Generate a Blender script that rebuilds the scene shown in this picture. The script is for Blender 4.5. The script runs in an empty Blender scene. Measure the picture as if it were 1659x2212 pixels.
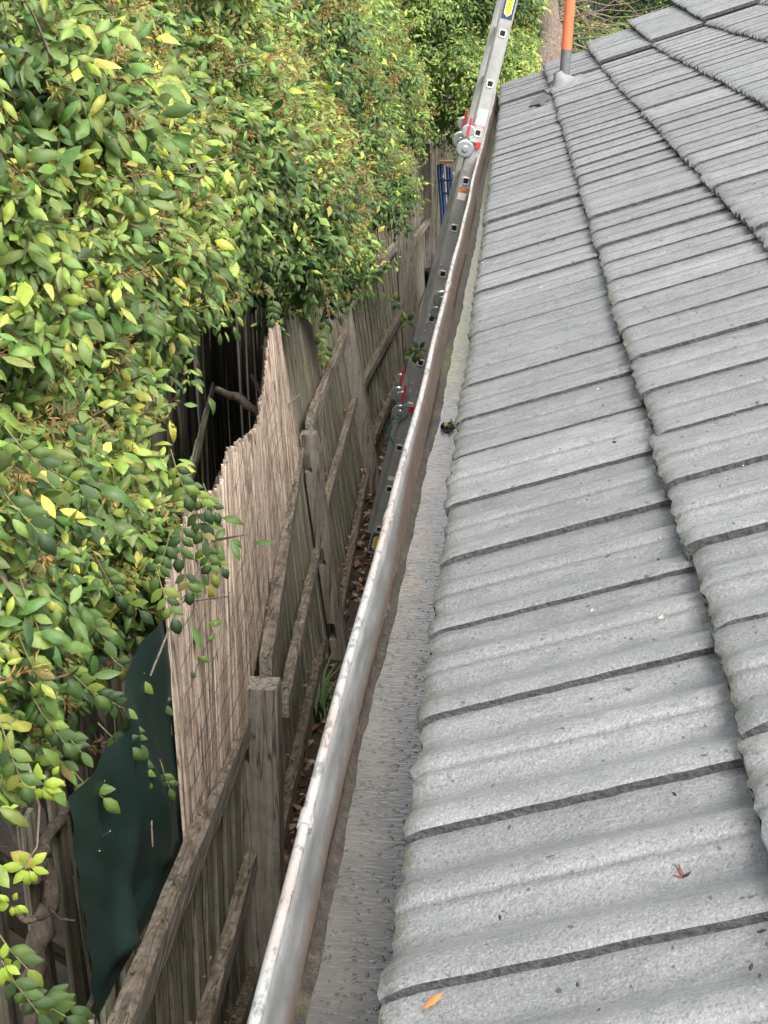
import bpy, math, random
import numpy as np
from mathutils import Vector, Matrix
random.seed(7); rng = np.random.default_rng(11)
sc = bpy.context.scene
COL = sc.collection
R = math.radians

# ------------------------------------------------------------------ camera, world, sun, exposure
CAM = np.array([0.09977, 0.0, 0.99734])
CR = np.array([0.99640759, 0.08402711, 0.0105524])
CU = np.array([-0.03857099, 0.33934934, 0.9398693])
CF = np.array([-0.07539355, 0.93689993, -0.34137126])
cam = bpy.data.cameras.new('camera'); cam_o = bpy.data.objects.new('camera', cam); COL.objects.link(cam_o)
m = Matrix(((CR[0], CU[0], -CF[0], CAM[0]), (CR[1], CU[1], -CF[1], CAM[1]), (CR[2], CU[2], -CF[2], CAM[2]), (0, 0, 0, 1)))
cam_o.matrix_world = m
cam.sensor_fit = 'VERTICAL'; cam.sensor_height = 24; cam.lens = 24 * 3200 / 2212
cam.clip_start = 0.05; cam.clip_end = 500
sc.camera = cam_o

w = bpy.data.worlds.new('World'); sc.world = w; w.use_nodes = True
nt = w.node_tree; bg = nt.nodes['Background']
sky = nt.nodes.new('ShaderNodeTexSky'); sky.sky_type = 'NISHITA'; sky.sun_disc = False
SUN_EL, SUN_ROT = R(52), R(140)
sky.sun_elevation = SUN_EL; sky.sun_rotation = SUN_ROT
sky.air_density = 1.0; sky.dust_density = 4.0
hs = nt.nodes.new('ShaderNodeHueSaturation'); hs.inputs['Saturation'].default_value = 0.22
nt.links.new(sky.outputs[0], hs.inputs['Color']); nt.links.new(hs.outputs[0], bg.inputs['Color'])
bg.inputs['Strength'].default_value = 0.15
sun = bpy.data.lights.new('sun', 'SUN'); sun.energy = 1.35; sun.angle = R(38); sun.color = (1, 0.97, 0.92)
so = bpy.data.objects.new('sun', sun); COL.objects.link(so)
sd = Vector((math.sin(SUN_ROT) * math.cos(SUN_EL), math.cos(SUN_ROT) * math.cos(SUN_EL), math.sin(SUN_EL)))
so.rotation_euler = sd.to_track_quat('Z', 'Y').to_euler()
sc.view_settings.view_transform = 'Standard'; sc.view_settings.look = 'None'
sc.view_settings.gamma = 1; sc.view_settings.exposure = 1.55
sc.view_settings.use_curve_mapping = False

# ------------------------------------------------------------------ helpers
def ray(px, py):
    return (px - 829.5) / 3200 * CR - (py - 1106) / 3200 * CU + CF
def at(px, py, ax, v):
    d = ray(px, py); return CAM + d * ((v - CAM[ax]) / d[ax])
def aty(px, py, Y): return at(px, py, 1, Y)
def atx(px, py, X): return at(px, py, 0, X)

def tag(o, label=None, cat=None, group=None, kind=None):
    if label: o['label'] = label
    if cat: o['category'] = cat
    if group: o['group'] = group
    if kind: o['kind'] = kind
    return o
def empty(name, loc=(0, 0, 0)):
    o = bpy.data.objects.new(name, None); COL.objects.link(o); o.location = loc; o.empty_display_size = .1; return o
def link(name, me, parent=None, loc=None):
    o = bpy.data.objects.new(name, me); COL.objects.link(o)
    if parent: o.parent = parent
    if loc is not None: o.location = loc
    return o

class MB:
    def __init__(s): s.v = []; s.f = []; s.mi = []; s.sm = []
    def add(s, vs, fs, mi=0, smooth=False):
        b = len(s.v); s.v += [tuple(map(float, q)) for q in vs]
        for f in fs: s.f.append(tuple(b + i for i in f)); s.mi.append(mi); s.sm.append(smooth)
    def box(s, x0, x1, y0, y1, z0, z1, mi=0):
        s.add([(x0,y0,z0),(x1,y0,z0),(x1,y1,z0),(x0,y1,z0),(x0,y0,z1),(x1,y0,z1),(x1,y1,z1),(x0,y1,z1)],
              [(0,3,2,1),(4,5,6,7),(0,1,5,4),(1,2,6,5),(2,3,7,6),(3,0,4,7)], mi)
    def hexa(s, p8, mi=0):
        s.add(p8, [(0,3,2,1),(4,5,6,7),(0,1,5,4),(1,2,6,5),(2,3,7,6),(3,0,4,7)], mi)
    def tube(s, pts, rad, n=8, mi=0, cap=True):
        pts = [Vector(p) for p in pts]
        if not hasattr(rad, '__len__'): rad = [rad] * len(pts)
        rings = []; prev = None
        for i, p in enumerate(pts):
            d = (pts[min(i+1, len(pts)-1)] - pts[max(i-1, 0)]).normalized()
            a = d.orthogonal().normalized() if prev is None else (prev - d * prev.dot(d)).normalized()
            prev = a; b = d.cross(a)
            rings.append([p + (a * math.cos(t) + b * math.sin(t)) * rad[i] for t in [2*math.pi*k/n for k in range(n)]])
        vs = [q for r in rings for q in r]; fs = []
        for i in range(len(pts)-1):
            for k in range(n):
                fs.append((i*n+k, i*n+(k+1) % n, (i+1)*n+(k+1) % n, (i+1)*n+k))
        s.add(vs, fs, mi, True)
        if cap:
            s.add(rings[0], [tuple(range(n))[::-1]], mi); s.add(rings[-1], [tuple(range(n))], mi)
    def mesh(s, name, mats):
        me = bpy.data.meshes.new(name); me.from_pydata(s.v, [], s.f)
        for q in (mats if isinstance(mats, (list, tuple)) else [mats]): me.materials.append(q)
        me.polygons.foreach_set('material_index', s.mi); me.polygons.foreach_set('use_smooth', s.sm)
        me.update(); return me
    def obj(s, name, mats, parent=None, loc=None): return link(name, s.mesh(name, mats), parent, loc)

# ------------------------------------------------------------------ materials
class NM:
    def __init__(s, name):
        s.m = bpy.data.materials.new(name); s.m.use_nodes = True; s.t = s.m.node_tree
        s.b = s.t.nodes['Principled BSDF']; s.out = s.t.nodes['Material Output']
    def n(s, typ, **kw):
        q = s.t.nodes.new(typ)
        for k, v in kw.items(): setattr(q, k, v)
        return q
    def l(s, a, b): s.t.links.new(a, b)
    def coord(s, scale=(1,1,1), rand=False, which='Object'):
        tc = s.n('ShaderNodeTexCoord'); mp = s.n('ShaderNodeMapping'); mp.inputs['Scale'].default_value = scale
        s.l(tc.outputs[which], mp.inputs[0])
        if rand:
            oi = s.n('ShaderNodeObjectInfo'); mu = s.n('ShaderNodeMath', operation='MULTIPLY'); mu.inputs[1].default_value = 37
            s.l(oi.outputs['Random'], mu.inputs[0]); s.l(mu.outputs[0], mp.inputs['Location'])
        return mp.outputs[0]
    def noise(s, vec, scale, detail=4, rough=.6, dist=0):
        q = s.n('ShaderNodeTexNoise'); q.inputs['Scale'].default_value = scale; q.inputs['Detail'].default_value = detail
        q.inputs['Roughness'].default_value = rough; q.inputs['Distortion'].default_value = dist
        if vec is not None: s.l(vec, q.inputs['Vector'])
        return q.outputs['Fac']
    def ramp(s, fac, stops, interp='LINEAR'):
        q = s.n('ShaderNodeValToRGB'); q.color_ramp.interpolation = interp
        e = q.color_ramp.elements
        while len(e) > 1: e.remove(e[-1])
        for i, (p, c) in enumerate(stops):
            c = (c, c, c, 1) if not hasattr(c, '__len__') else tuple(c) + (1,)
            if i == 0: e[0].position = p; e[0].color = c
            else: k = e.new(p); k.color = c
        s.l(fac, q.inputs[0]); return q.outputs[0]
    def mix(s, fac, a, b, typ='MIX'):
        q = s.n('ShaderNodeMix', data_type='RGBA', blend_type=typ)
        for ix, v in ((0, fac), (6, a), (7, b)):
            sock = q.inputs[ix]
            if hasattr(v, 'links'): s.l(v, sock)
            elif hasattr(v, '__len__'): sock.default_value = tuple(v) + (1,)
            else: sock.default_value = v if ix == 0 else (v, v, v, 1)
        return q.outputs[2]
    def math(s, op, a, b=None):
        q = s.n('ShaderNodeMath', operation=op)
        for i, v in enumerate((a, b)):
            if v is None: continue
            if hasattr(v, 'links'): s.l(v, q.inputs[i])
            else: q.inputs[i].default_value = v
        return q.outputs[0]
    def sep(s, vec):
        q = s.n('ShaderNodeSeparateXYZ'); s.l(vec, q.inputs[0]); return q.outputs
    def bump(s, h, strength=.5, dist=.01, prev=None):
        q = s.n('ShaderNodeBump'); q.inputs['Strength'].default_value = strength; q.inputs['Distance'].default_value = dist
        s.l(h, q.inputs['Height'])
        if prev is not None: s.l(prev, q.inputs['Normal'])
        return q.outputs[0]
    def fin(s, col=None, rough=None, normal=None, metal=None, spec=None, coat=None, coatr=None):
        for k, v in (('Base Color', col), ('Roughness', rough), ('Normal', normal), ('Metallic', metal), ('Specular IOR Level', spec),
                     ('Coat Weight', coat), ('Coat Roughness', coatr)):
            if v is None: continue
            if hasattr(v, 'links'): s.l(v, s.b.inputs[k])
            elif hasattr(v, "__len__"): s.b.inputs[k].default_value = tuple(v) + (1,)
            else: s.b.inputs[k].default_value = v
        return s.m

def plain(name, c, r=.6, metal=0, bumps=None, var=.15):
    q = NM(name); v = q.coord(); n = q.noise(v, 25, 5)
    col = q.mix(q.ramp(n, [(.3, 0), (.7, 1)]), tuple(x*(1-var) for x in c), tuple(min(1, x*(1+var)) for x in c))
    nm = q.bump(q.noise(v, bumps or 120, 3), .3, .002)
    return q.fin(col, r, nm, metal)

def tile_mat():
    q = NM('tile_paint'); v = q.coord(rand=True); vo = q.coord()
    oi = q.n('ShaderNodeObjectInfo')
    g = q.noise(v, 260, 4, .7); g2 = q.noise(v, 95, 3, .6); big = q.noise(v, 6, 4, .6, .4)
    x, y, z = q.sep(vo)
    # wet film gathers in patches, stretched down the slope
    wv = q.coord((1.0, 3.2, 3.0), True); wet = q.ramp(q.noise(wv, 14, 5, .62, .6), [(.50, 0), (.60, 1)])
    base = q.ramp(big, [(.25, (.136, .138, .136)), (.55, (.172, .174, .171)), (.8, (.206, .208, .204))])
    base = q.mix(q.ramp(g, [(.34, .85), (.47, 0)]), base, (.07, .073, .075))
    base = q.mix(q.ramp(g, [(.56, 0), (.68, .38)]), base, (.42, .43, .43))
    base = q.mix(q.math('MULTIPLY', wet, .38), base, (.105, .11, .112))
    tint = q.math('ADD', q.math('MULTIPLY', oi.outputs['Random'], .24), .86)
    cm = q.n('ShaderNodeVectorMath', operation='SCALE'); q.l(base, cm.inputs[0]); q.l(tint, cm.inputs['Scale'])
    # lichen and grime near the lower edge
    gr = q.math('MULTIPLY', q.ramp(x, [(0, 1), (.03, 0)]), q.ramp(q.noise(v, 45, 4), [(.48, 0), (.6, .75)]))
    col = q.mix(gr, cm.outputs[0], (.08, .078, .04))
    gr2 = q.math('MULTIPLY', q.ramp(x, [(.395, 0), (.43, 1)]), q.ramp(q.noise(v, 60, 4), [(.45, 0), (.6, .8)]))
    col = q.mix(gr2, col, (.055, .055, .03))
    spk = q.ramp(q.noise(q.coord(rand=True), 70, 1, .4), [(.73, 0), (.76, 1)])
    col = q.mix(q.math('MULTIPLY', spk, .7), col, (.02, .019, .018))
    rough = q.mix(wet, .42, .18)
    nm = q.bump(g, .5, .0035); nm = q.bump(g2, .35, .004, nm)
    return q.fin(col, rough, nm, spec=.6, coat=.25, coatr=.3)
def edge_mat(name, c1, c2, sc_=120):
    q = NM(name); v = q.coord(rand=True); n = q.noise(v, sc_, 5, .7)
    return q.fin(q.mix(q.ramp(n, [(.35, 0), (.65, 1)]), c1, c2), .8, q.bump(n, .9, .01))
def wood(name, c1, c2, c3, axis=2, s=1.0, rot=0, rough=.85, green=0, along=2.0, var=.35):
    q = NM(name); scl = [38*s, 38*s, 38*s]; scl[axis] = along
    v = q.coord(tuple(scl), True); n = q.noise(v, 1.2, 6, .65, .5); v2 = q.coord(rand=True); b = q.noise(v2, 5, 4)
    col = q.ramp(n, [(.28, c1), (.5, c2), (.72, c3)])
    if green: col = q.mix(q.math('MULTIPLY', q.ramp(b, [(.4, 0), (.62, 1)]), green), col, (.11, .12, .055))
    if rot: col = q.mix(q.math('MULTIPLY', q.ramp(q.noise(v2, 22, 5, .7, .6), [(.48, 0), (.56, 1)]), rot), col, (.035, .025, .018))
    ck = [26*s, 26*s, 26*s]; ck[axis] = 1.1; cn = q.noise(q.coord(tuple(ck), True), 1.0, 3, .5, .3)
    col = q.mix(q.ramp(cn, [(.475, 0), (.497, .8), (.503, .8), (.52, 0)]), col, tuple(x*.25 for x in c1))
    oi = q.n('ShaderNodeObjectInfo'); t = q.math('ADD', q.math('MULTIPLY', oi.outputs['Random'], var), 1-var*.5)
    cm = q.n('ShaderNodeVectorMath', operation='SCALE'); q.l(col, cm.inputs[0]); q.l(t, cm.inputs['Scale'])
    nm = q.bump(n, .8, .012)
    return q.fin(cm.outputs[0], rough, nm, spec=.25)
def leaf_mat(name, attr=True, base=(.07, .12, .03)):
    q = NM(name); v = q.coord()
    if attr:
        a = q.n('ShaderNodeAttribute'); a.attribute_name = 'Col'; col = a.outputs['Color']
    else:
        oi = q.n('ShaderNodeObjectInfo')
        col = q.ramp(oi.outputs['Random'], [(0, (.045, .085, .035)), (.35, (.075, .13, .04)), (.65, (.11, .18, .045)), (.93, (.2, .28, .05)), (1, (.24, .13, .05))])
    n = q.noise(v, 60, 3); col = q.mix(.35, col, q.ramp(n, [(.35, .25), (.65, 1)]), 'MULTIPLY')
    rg = q.ramp(n, [(.3, .42), (.7, .6)])
    q.fin(col, rg, q.bump(q.noise(v, 110, 2), .25, .003), spec=.4)
    tr = q.n('ShaderNodeBsdfTranslucent'); mx = q.n('ShaderNodeMixShader'); mx.inputs[0].default_value = .28
    hv = q.n('ShaderNodeHueSaturation'); hv.inputs['Saturation'].default_value = 1.15; hv.inputs['Value'].default_value = 1.35
    q.l(col, hv.inputs['Color']); q.l(hv.outputs[0], tr.inputs['Color'])
    q.l(q.b.outputs[0], mx.inputs[1]); q.l(tr.outputs[0], mx.inputs[2]); q.l(mx.outputs[0], q.out.inputs['Surface'])
    return q.m
def bark_mat():
    q = NM('bark'); v = q.coord((1, 1, .35)); n = q.noise(v, 55, 6, .7, .5)
    return q.fin(q.ramp(n, [(.3, (.07, .052, .038)), (.55, (.21, .165, .125)), (.75, (.36, .31, .25))]), .9, q.bump(n, 1, .012))
def soil_mat():
    q = NM('soil'); v = q.coord(); n = q.noise(v, 9, 8, .7)
    return q.fin(q.ramp(n, [(.3, (.03, .02, .014)), (.6, (.08, .055, .04)), (.8, (.13, .10, .07))]), .9, q.bump(n, 1, .03))
def metal_mat(name, c, r, dirt=(.12, .11, .09), metal=.6):
    q = NM(name); v = q.coord(); n = q.noise(v, 7, 6, .65); f = q.noise(q.coord((1, 1, .08)), 90, 3)
    col = q.mix(q.ramp(n, [(.42, 0), (.75, .55)]), c, dirt)
    return q.fin(col, q.ramp(f, [(.3, r*.75), (.7, r*1.3)]), q.bump(f, .15, .001), metal)

M_tile = tile_mat()
M_side = edge_mat('tile_side', (.025, .026, .026), (.095, .097, .097))
M_nose = edge_mat('tile_nose_moss', (.02, .021, .014), (.10, .10, .055), 90)
M_paling = wood('paling_wood', (.15, .13, .095), (.30, .275, .205), (.42, .39, .31), 2, 1, .2, green=.35)
M_paling_b = wood('paling_back_wood', (.05, .042, .031), (.105, .092, .068), (.17, .15, .115), 2, 1, .3, green=.2)  # back palings toned darker, painting shade into the grooves between front ones
M_post = wood('post_wood', (.15, .13, .105), (.27, .24, .20), (.38, .345, .30), 2, .8, .15, along=1.5)
M_rail = wood('rail_wood', (.14, .12, .095), (.29, .26, .215), (.42, .38, .33), 1, 1.1, .25, green=.1)
M_railtop = wood('rail_top_rotten', (.07, .055, .042), (.21, .175, .13), (.38, .33, .26), 1, 1.3, .4, along=3)
M_reed = wood('reed_cane', (.17, .125, .092), (.40, .315, .245), (.58, .49, .40), 2, 1, .25, rough=.6, along=3, var=.75)
M_leaf = leaf_mat('leaf_foliage'); M_leaf1 = leaf_mat('leaf_single', False)
M_bark = bark_mat(); M_soil = soil_mat()
M_alu = metal_mat('ladder_aluminium', (.42, .42, .40), .42, metal=.3)
M_alu_b = metal_mat('bright_aluminium', (.80, .80, .78), .28, (.5, .5, .48))
M_dark = plain('dark_hollow', (.012, .013, .012), .9)
M_red = plain('red_plastic', (.55, .03, .04), .4)
M_wire = plain('rusty_wire', (.06, .045, .035), .8)

def gutter_mat():
    q = NM('gutter_metal'); v = q.coord(); n = q.noise(v, 30, 6, .7); n2 = q.noise(q.coord((1, .25, 1)), 40, 5, .6); f = q.noise(v, 160, 3)
    x, y, z = q.sep(v)
    col = q.ramp(n2, [(.3, (.12, .123, .12)), (.55, (.185, .188, .184)), (.8, (.25, .253, .25))])
    col = q.mix(q.ramp(n, [(.60, 0), (.68, .8)]), col, (.15, .13, .10))
    col = q.mix(q.ramp(n, [(.28, .8), (.38, 0)]), col, (.12, .12, .11))
    # rusty silt stain creeping up the wall from the floor, heavier further along
    h = q.math('ADD', q.math('MULTIPLY', z, 1), .098)
    lim = q.math('ADD', q.math('MULTIPLY', q.ramp(q.math('MULTIPLY', y, .1), [(.12, .22), (.26, .35), (.36, 1), (.9, 1)]), .080), q.math('MULTIPLY', n, .03))
    dd = q.math('SUBTRACT', lim, h); st = q.ramp(q.math('ADD', q.math('MULTIPLY', dd, 40), .4), [(0, 0), (1, 1)])
    col = q.mix(q.math('MULTIPLY', st, .9), col, q.ramp(n, [(.3, (.035, .02, .013)), (.55, (.075, .048, .032)), (.8, (.13, .10, .075))]))
    return q.fin(col, q.mix(st, .42, .7), q.bump(f, .35, .002), .25)
def bead_mat():
    q = NM('gutter_bead_paint'); v = q.coord(); n = q.noise(q.coord((1, .45, 1)), 55, 6, .7, .4); b = q.noise(v, 2.5, 3); f = q.noise(v, 170, 3)
    col = q.mix(q.ramp(b, [(.42, 0), (.62, .9)]), (.30, .30, .29), (.29, .245, .215))
    col = q.mix(q.ramp(n, [(.52, 0), (.60, .75)]), col, (.10, .095, .09))
    col = q.mix(q.ramp(n, [(.33, .8), (.42, 0)]), col, (.36, .36, .345))
    return q.fin(col, .6, q.bump(n, .8, .004), .0, spec=.3)
def floor_mat():
    q = NM('gutter_floor_wet'); v = q.coord(); x, y, z = q.sep(v)
    n = q.noise(v, 16, 5, .65); f = q.noise(q.coord((1, 1.6, 1)), 75, 3, .6, 1.2); vo = q.n('ShaderNodeTexVoronoi'); vo.inputs['Scale'].default_value = 80
    dn = q.n('ShaderNodeTexNoise'); dn.inputs['Scale'].default_value = 45; q.l(v, dn.inputs['Vector']); dm = q.n('ShaderNodeVectorMath', operation='SCALE'); dm.inputs['Scale'].default_value = .035; q.l(dn.outputs['Color'], dm.inputs[0]); da = q.n('ShaderNodeVectorMath', operation='ADD'); q.l(v, da.inputs[0]); q.l(dm.outputs[0], da.inputs[1]); q.l(da.outputs[0], vo.inputs['Vector'])
    col = q.ramp(n, [(.25, (.050, .043, .030)), (.55, (.092, .080, .058)), (.8, (.14, .124, .094))])
    t = q.math('MULTIPLY', y, .1)
    moss = q.math('MULTIPLY', q.ramp(t, [(.385, 0), (.41, 1), (.62, 1), (.66, .3), (.70, .1), (.74, .9), (.86, .9), (.9, .1)]), q.ramp(n, [(.3, .35), (.5, 1)]))
    col = q.mix(moss, col, q.ramp(f, [(.35, (.10, .088, .010)), (.65, (.19, .16, .02))]))
    brn = q.math('MULTIPLY', q.ramp(t, [(.2, 0), (.27, .8), (.4, .8), (.43, 0)]), q.ramp(n, [(.42, 0), (.6, 1)]))
    col = q.mix(brn, col, (.13, .085, .05))
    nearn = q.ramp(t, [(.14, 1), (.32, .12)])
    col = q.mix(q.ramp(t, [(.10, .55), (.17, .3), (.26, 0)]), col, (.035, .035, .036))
    col = q.mix(q.math('MULTIPLY', q.math('MULTIPLY', q.ramp(vo.outputs['Distance'], [(.08, 1), (.26, 0)]), nearn), .6), col, (.03, .03, .03))  # dark cells painted in for the broken reflections on the near film
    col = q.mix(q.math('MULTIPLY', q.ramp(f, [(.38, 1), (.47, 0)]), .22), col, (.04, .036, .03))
    drops = q.math('MULTIPLY', q.ramp(vo.outputs['Distance'], [(.1, 1), (.35, 0)]), nearn)
    rip = q.noise(q.coord((.7, 2.2, 1)), 60, 2, .5, .8); nm = q.bump(rip, .22, .006); nm = q.bump(drops, .35, .004, nm)
    q.l(nm, q.b.inputs['Coat Normal'])
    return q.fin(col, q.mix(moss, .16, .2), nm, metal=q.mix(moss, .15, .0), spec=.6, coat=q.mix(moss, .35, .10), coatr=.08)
def silt_mat():
    q = NM('silt'); v = q.coord(); n = q.noise(v, 60, 6, .75); x, y, z = q.sep(v)
    g = q.ramp(q.noise(v, 5, 3), [(.55, 0), (.68, .6)])
    col = q.ramp(n, [(.35, (.010, .008, .006)), (.55, (.035, .026, .018)), (.75, (.10, .08, .06))])
    return q.fin(q.mix(g, col, (.08, .08, .02)), .45, q.bump(n, .9, .008))
def cloth_mat():
    q = NM('shade_cloth_weave'); v = q.coord((1, 1, 1)); 
    wv = q.n('ShaderNodeTexWave'); wv.wave_type = 'BANDS'; wv.bands_direction = 'DIAGONAL'; wv.inputs['Scale'].default_value = 110; wv.inputs['Distortion'].default_value = 1; q.l(v, wv.inputs['Vector'])
    wy = q.n('ShaderNodeTexWave'); wy.bands_direction = 'Z'; wy.inputs['Scale'].default_value = 160; q.l(v, wy.inputs['Vector'])
    f = q.math('MULTIPLY', wv.outputs['Fac'], wy.outputs['Fac'])
    n = q.noise(v, 6, 4)
    col = q.mix(f, (.008, .022, .018), (.024, .066, .055)); col = q.mix(q.ramp(n, [(.4, 0), (.7, .4)]), col, (.022, .03, .025))
    return q.fin(col, .42, q.bump(f, .5, .002), spec=.5)

# ------------------------------------------------------------------ ground
g = MB(); N = 40
ys = np.linspace(-6, 60, 90); xs = np.concatenate([np.linspace(-30, -1.2, 14), np.linspace(-1, .6, 14), np.linspace(1.5, 30, 14)])
GZ = -2.6
vs = [(x, y, GZ + .03*math.sin(y*1.7+x*3)*math.sin(x*5+y)) for y in ys for x in xs]
fs = [(j*len(xs)+i, j*len(xs)+i+1, (j+1)*len(xs)+i+1, (j+1)*len(xs)+i) for j in range(len(ys)-1) for i in range(len(xs)-1)]
g.add(vs, fs, 0, True)
tag(g.obj('ground', M_soil), 'dark bare soil of the narrow gap between fence and house', kind='structure')

# ------------------------------------------------------------------ house: wall, fascia, tiles, pipe, gutter
PITCH = 0.39711; G = 0.4265; TW = 0.30; J0 = 1.261; Y_END = 14.46; Y_BRK = 12.36
U = np.array([math.cos(PITCH), 0, math.sin(PITCH)]); NN = np.array([-math.sin(PITCH), 0, math.cos(PITCH)])
house = empty('house', (0, 0, GZ)); tag(house, 'house with grey concrete tiled roof sloping up from a metal eaves gutter', 'house')
def hpart(o): o.parent = house; o.location = Vector(o.location) - Vector((0, 0, GZ)); return o
b = MB(); b.box(.42, .53, -1, Y_END-.3, GZ, -.16)
hpart(b.obj('wall', plain('render_wall', (.33, .29, .24), .8)))
b = MB(); b.box(.032, .05, -1, Y_END-.1, -.19, -.06); hpart(b.obj('fascia', plain('fascia_paint', (.35, .33, .3), .6)))
b = MB(); b.box(.051, .419, -1, Y_END-.3, -.189, -.178); hpart(b.obj('soffit', plain('soffit_paint', (.45, .43, .4), .7)))
# sarking under the tiles
b = MB()
def rp(u, y, n): q = U*u + NN*n; return (q[0], y, q[2])
b.hexa([rp(.05,-1,-.12), rp(3.5,-1,-.12), rp(3.5,Y_END-.05,-.12), rp(.05,Y_END-.05,-.12), rp(.05,-1,-.105), rp(3.5,-1,-.105), rp(3.5,Y_END-.05,-.105), rp(.05,Y_END-.05,-.105)])
hpart(b.obj('sarking', M_dark))
b = MB(); b.hexa([(.42,Y_END-.3,-.2),(3.3,Y_END-.3,-.2),(3.3,Y_END-.2,-.2),(.42,Y_END-.2,-.2),rp(.46,Y_END-.3,-.13),rp(3.3,Y_END-.3,-.13),rp(3.3,Y_END-.2,-.13),rp(.46,Y_END-.2,-.13)])
hpart(b.obj('gable', plain('gable_board', (.2, .19, .17), .8)))

PROF0 = [(0,.0190),(.008,.0240),(.022,.0265),(.040,.0252),(.056,.0195),(.075,.0105),(.095,.0022),(.115,.0035),(.133,.0125),(.143,.0180),
        (.148,.0118),(.153,.0190),(.168,.0258),(.186,.0242),(.202,.0178),(.220,.0095),(.240,.0018),(.260,.0035),(.280,.0085),(.300,.0110),(.318,.0110)]
def tile_mesh(seed, endh=.0100):
    r = random.Random(seed); mb = MB(); PROF = PROF0[:-3] + [(.280, (endh+.0075)/2), (.300, endh), (.318, endh)]
    us = [0, .004, .012, .026] + [.045+.0193*q for q in range(23)]
    wob = [r.uniform(-.0016, .0016) for _ in us]; step = .034 + r.uniform(-.003, .003)
    nv = []
    def top(u, s, h, j=0):
        h = h if u > .03 else .013 + (h-.013)*(.72 + .28*u/.03)
        d = -.0085*max(0, 1-u/.028)**2
        return (u + (r.uniform(-.0035, .0035) if j == 0 else 0), s, h + step*(1-u/G) + d)
    grid = [[top(u, s + (wob[j] if i == 0 else 0), h, j) for i, (s, h) in enumerate(PROF)] for j, u in enumerate(us)]
    n = len(PROF); vs = [q for row in grid for q in row]
    fs = [(j*n+i, (j+1)*n+i, (j+1)*n+i+1, j*n+i+1) for j in range(len(us)-1) for i in range(n-1)]
    mb.add(vs, [f[::-1] for f in fs], 0, True)
    # raised side joint (dark vertical face)
    a = [row[0] for row in grid]
    lo = [(q[0], q[1]+.002, q[2]-.026) for q in a]
    mb.add(a+lo, [(i, i+1, len(a)+i+1, len(a)+i) for i in range(len(a)-1)], 1)
    # nose: painted drip band then mossy toothed underside
    seg = []; P0 = grid[0]
    for t in range(14):
        sx = .318*t/13; i = max(k_ for k_ in range(n-1) if PROF[k_][0] <= sx + 1e-9); f_ = (sx-PROF[i][0])/(PROF[i+1][0]-PROF[i][0])
        seg.append(Vector(P0[i]).lerp(Vector(P0[i+1]), f_))
    k = len(seg)
    mid = [q + Vector((-.001, 0, -(.002 if i % 2 else .019)*r.uniform(.7, 1.15))) for i, q in enumerate(seg)]
    low = [Vector((q.x + (.000 if i % 2 else .006), q.y, min(q.z-.012, .0005 if i % 2 else .006))) for i, q in enumerate(seg)]
    mb.add(seg+mid, [(i, k+i, k+i+1, i+1) for i in range(k-1)], 0)
    mb.add(mid+low, [(i, k+i, k+i+1, i+1) for i in range(k-1)], 2)
    bk = [Vector((.05, q.y, q.z)) for q in low]
    mb.add(low+bk, [(i, k+i, k+i+1, i+1) for i in range(k-1)], 2)
    return mb.mesh('roof_tile', [M_tile, M_side, M_nose])
TM = [tile_mesh(s, .0118) for s in range(4)]; TMF = [tile_mesh(20+s, .0146) for s in range(6)]
start_y = [0.36, 0.96, 2.8, 5.2, 8.2, 10.0]
for k in range(6):
    i0 = math.floor((start_y[k]-J0)/TW)
    i = i0
    while True:
        y = J0 + TW*i
        if y > Y_END - .2: break
        me = random.choice(TM) if y < 3.2 else random.choice(TMF if random.random() < .8 else TM)
        rel = max(0, y - Y_BRK); strip = y > Y_BRK
        um = k*G + .2
        n_off = -.046 + random.uniform(0, .006) + (.018 + rel*.028*um + .006*k if strip else 0)
        P = U*(k*G + random.uniform(-.006, .006)) + NN*n_off
        o = link('roof_tile', me, house)
        o.location = (P[0], y + random.uniform(-.004, .004), P[2] - GZ)
        tilt = .040*um if strip else 0
        o.rotation_mode = 'XYZ'
        o.matrix_local = Matrix.Translation(o.location) @ Matrix.Rotation(-PITCH, 4, 'Y') @ Matrix.Rotation(tilt + (random.uniform(-.016, -.008) if y < 2.2 else random.uniform(-.012, .014)), 4, 'X') @ Matrix.Rotation(random.uniform(-.010, .010), 4, 'Z')
        i += 1

# vent pipe, orange with grey painted foot, and its lead flashing
PB = U*.53 - NN*.015; py_ = 12.1
pb = MB(); rad = .040
p0 = Vector((PB[0]+.002, py_, PB[2])); ptop = Vector((.548, py_, 1.9))
a = p0.lerp(ptop, .16)
pb.tube([p0, a], rad*1.0, 20, 1); pb.tube([a, ptop], rad, 20, 0)
def pipe_mat():
    q = NM('orange_pipe_paint'); v = q.coord(); n = q.noise(v, 14, 6, .7); x, y, z = q.sep(v)
    return q.fin(q.mix(q.ramp(n, [(.5, 0), (.75, .5)]), (.72, .16, .07), (.55, .12, .06)), .5, q.bump(n, .2, .003))
pipe = hpart(pb.obj('vent_pipe', [pipe_mat(), plain('grey_pipe_paint', (.13, .13, .135), .55)])); pipe['label'] = 'orange vent pipe with its foot painted grey'
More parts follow.
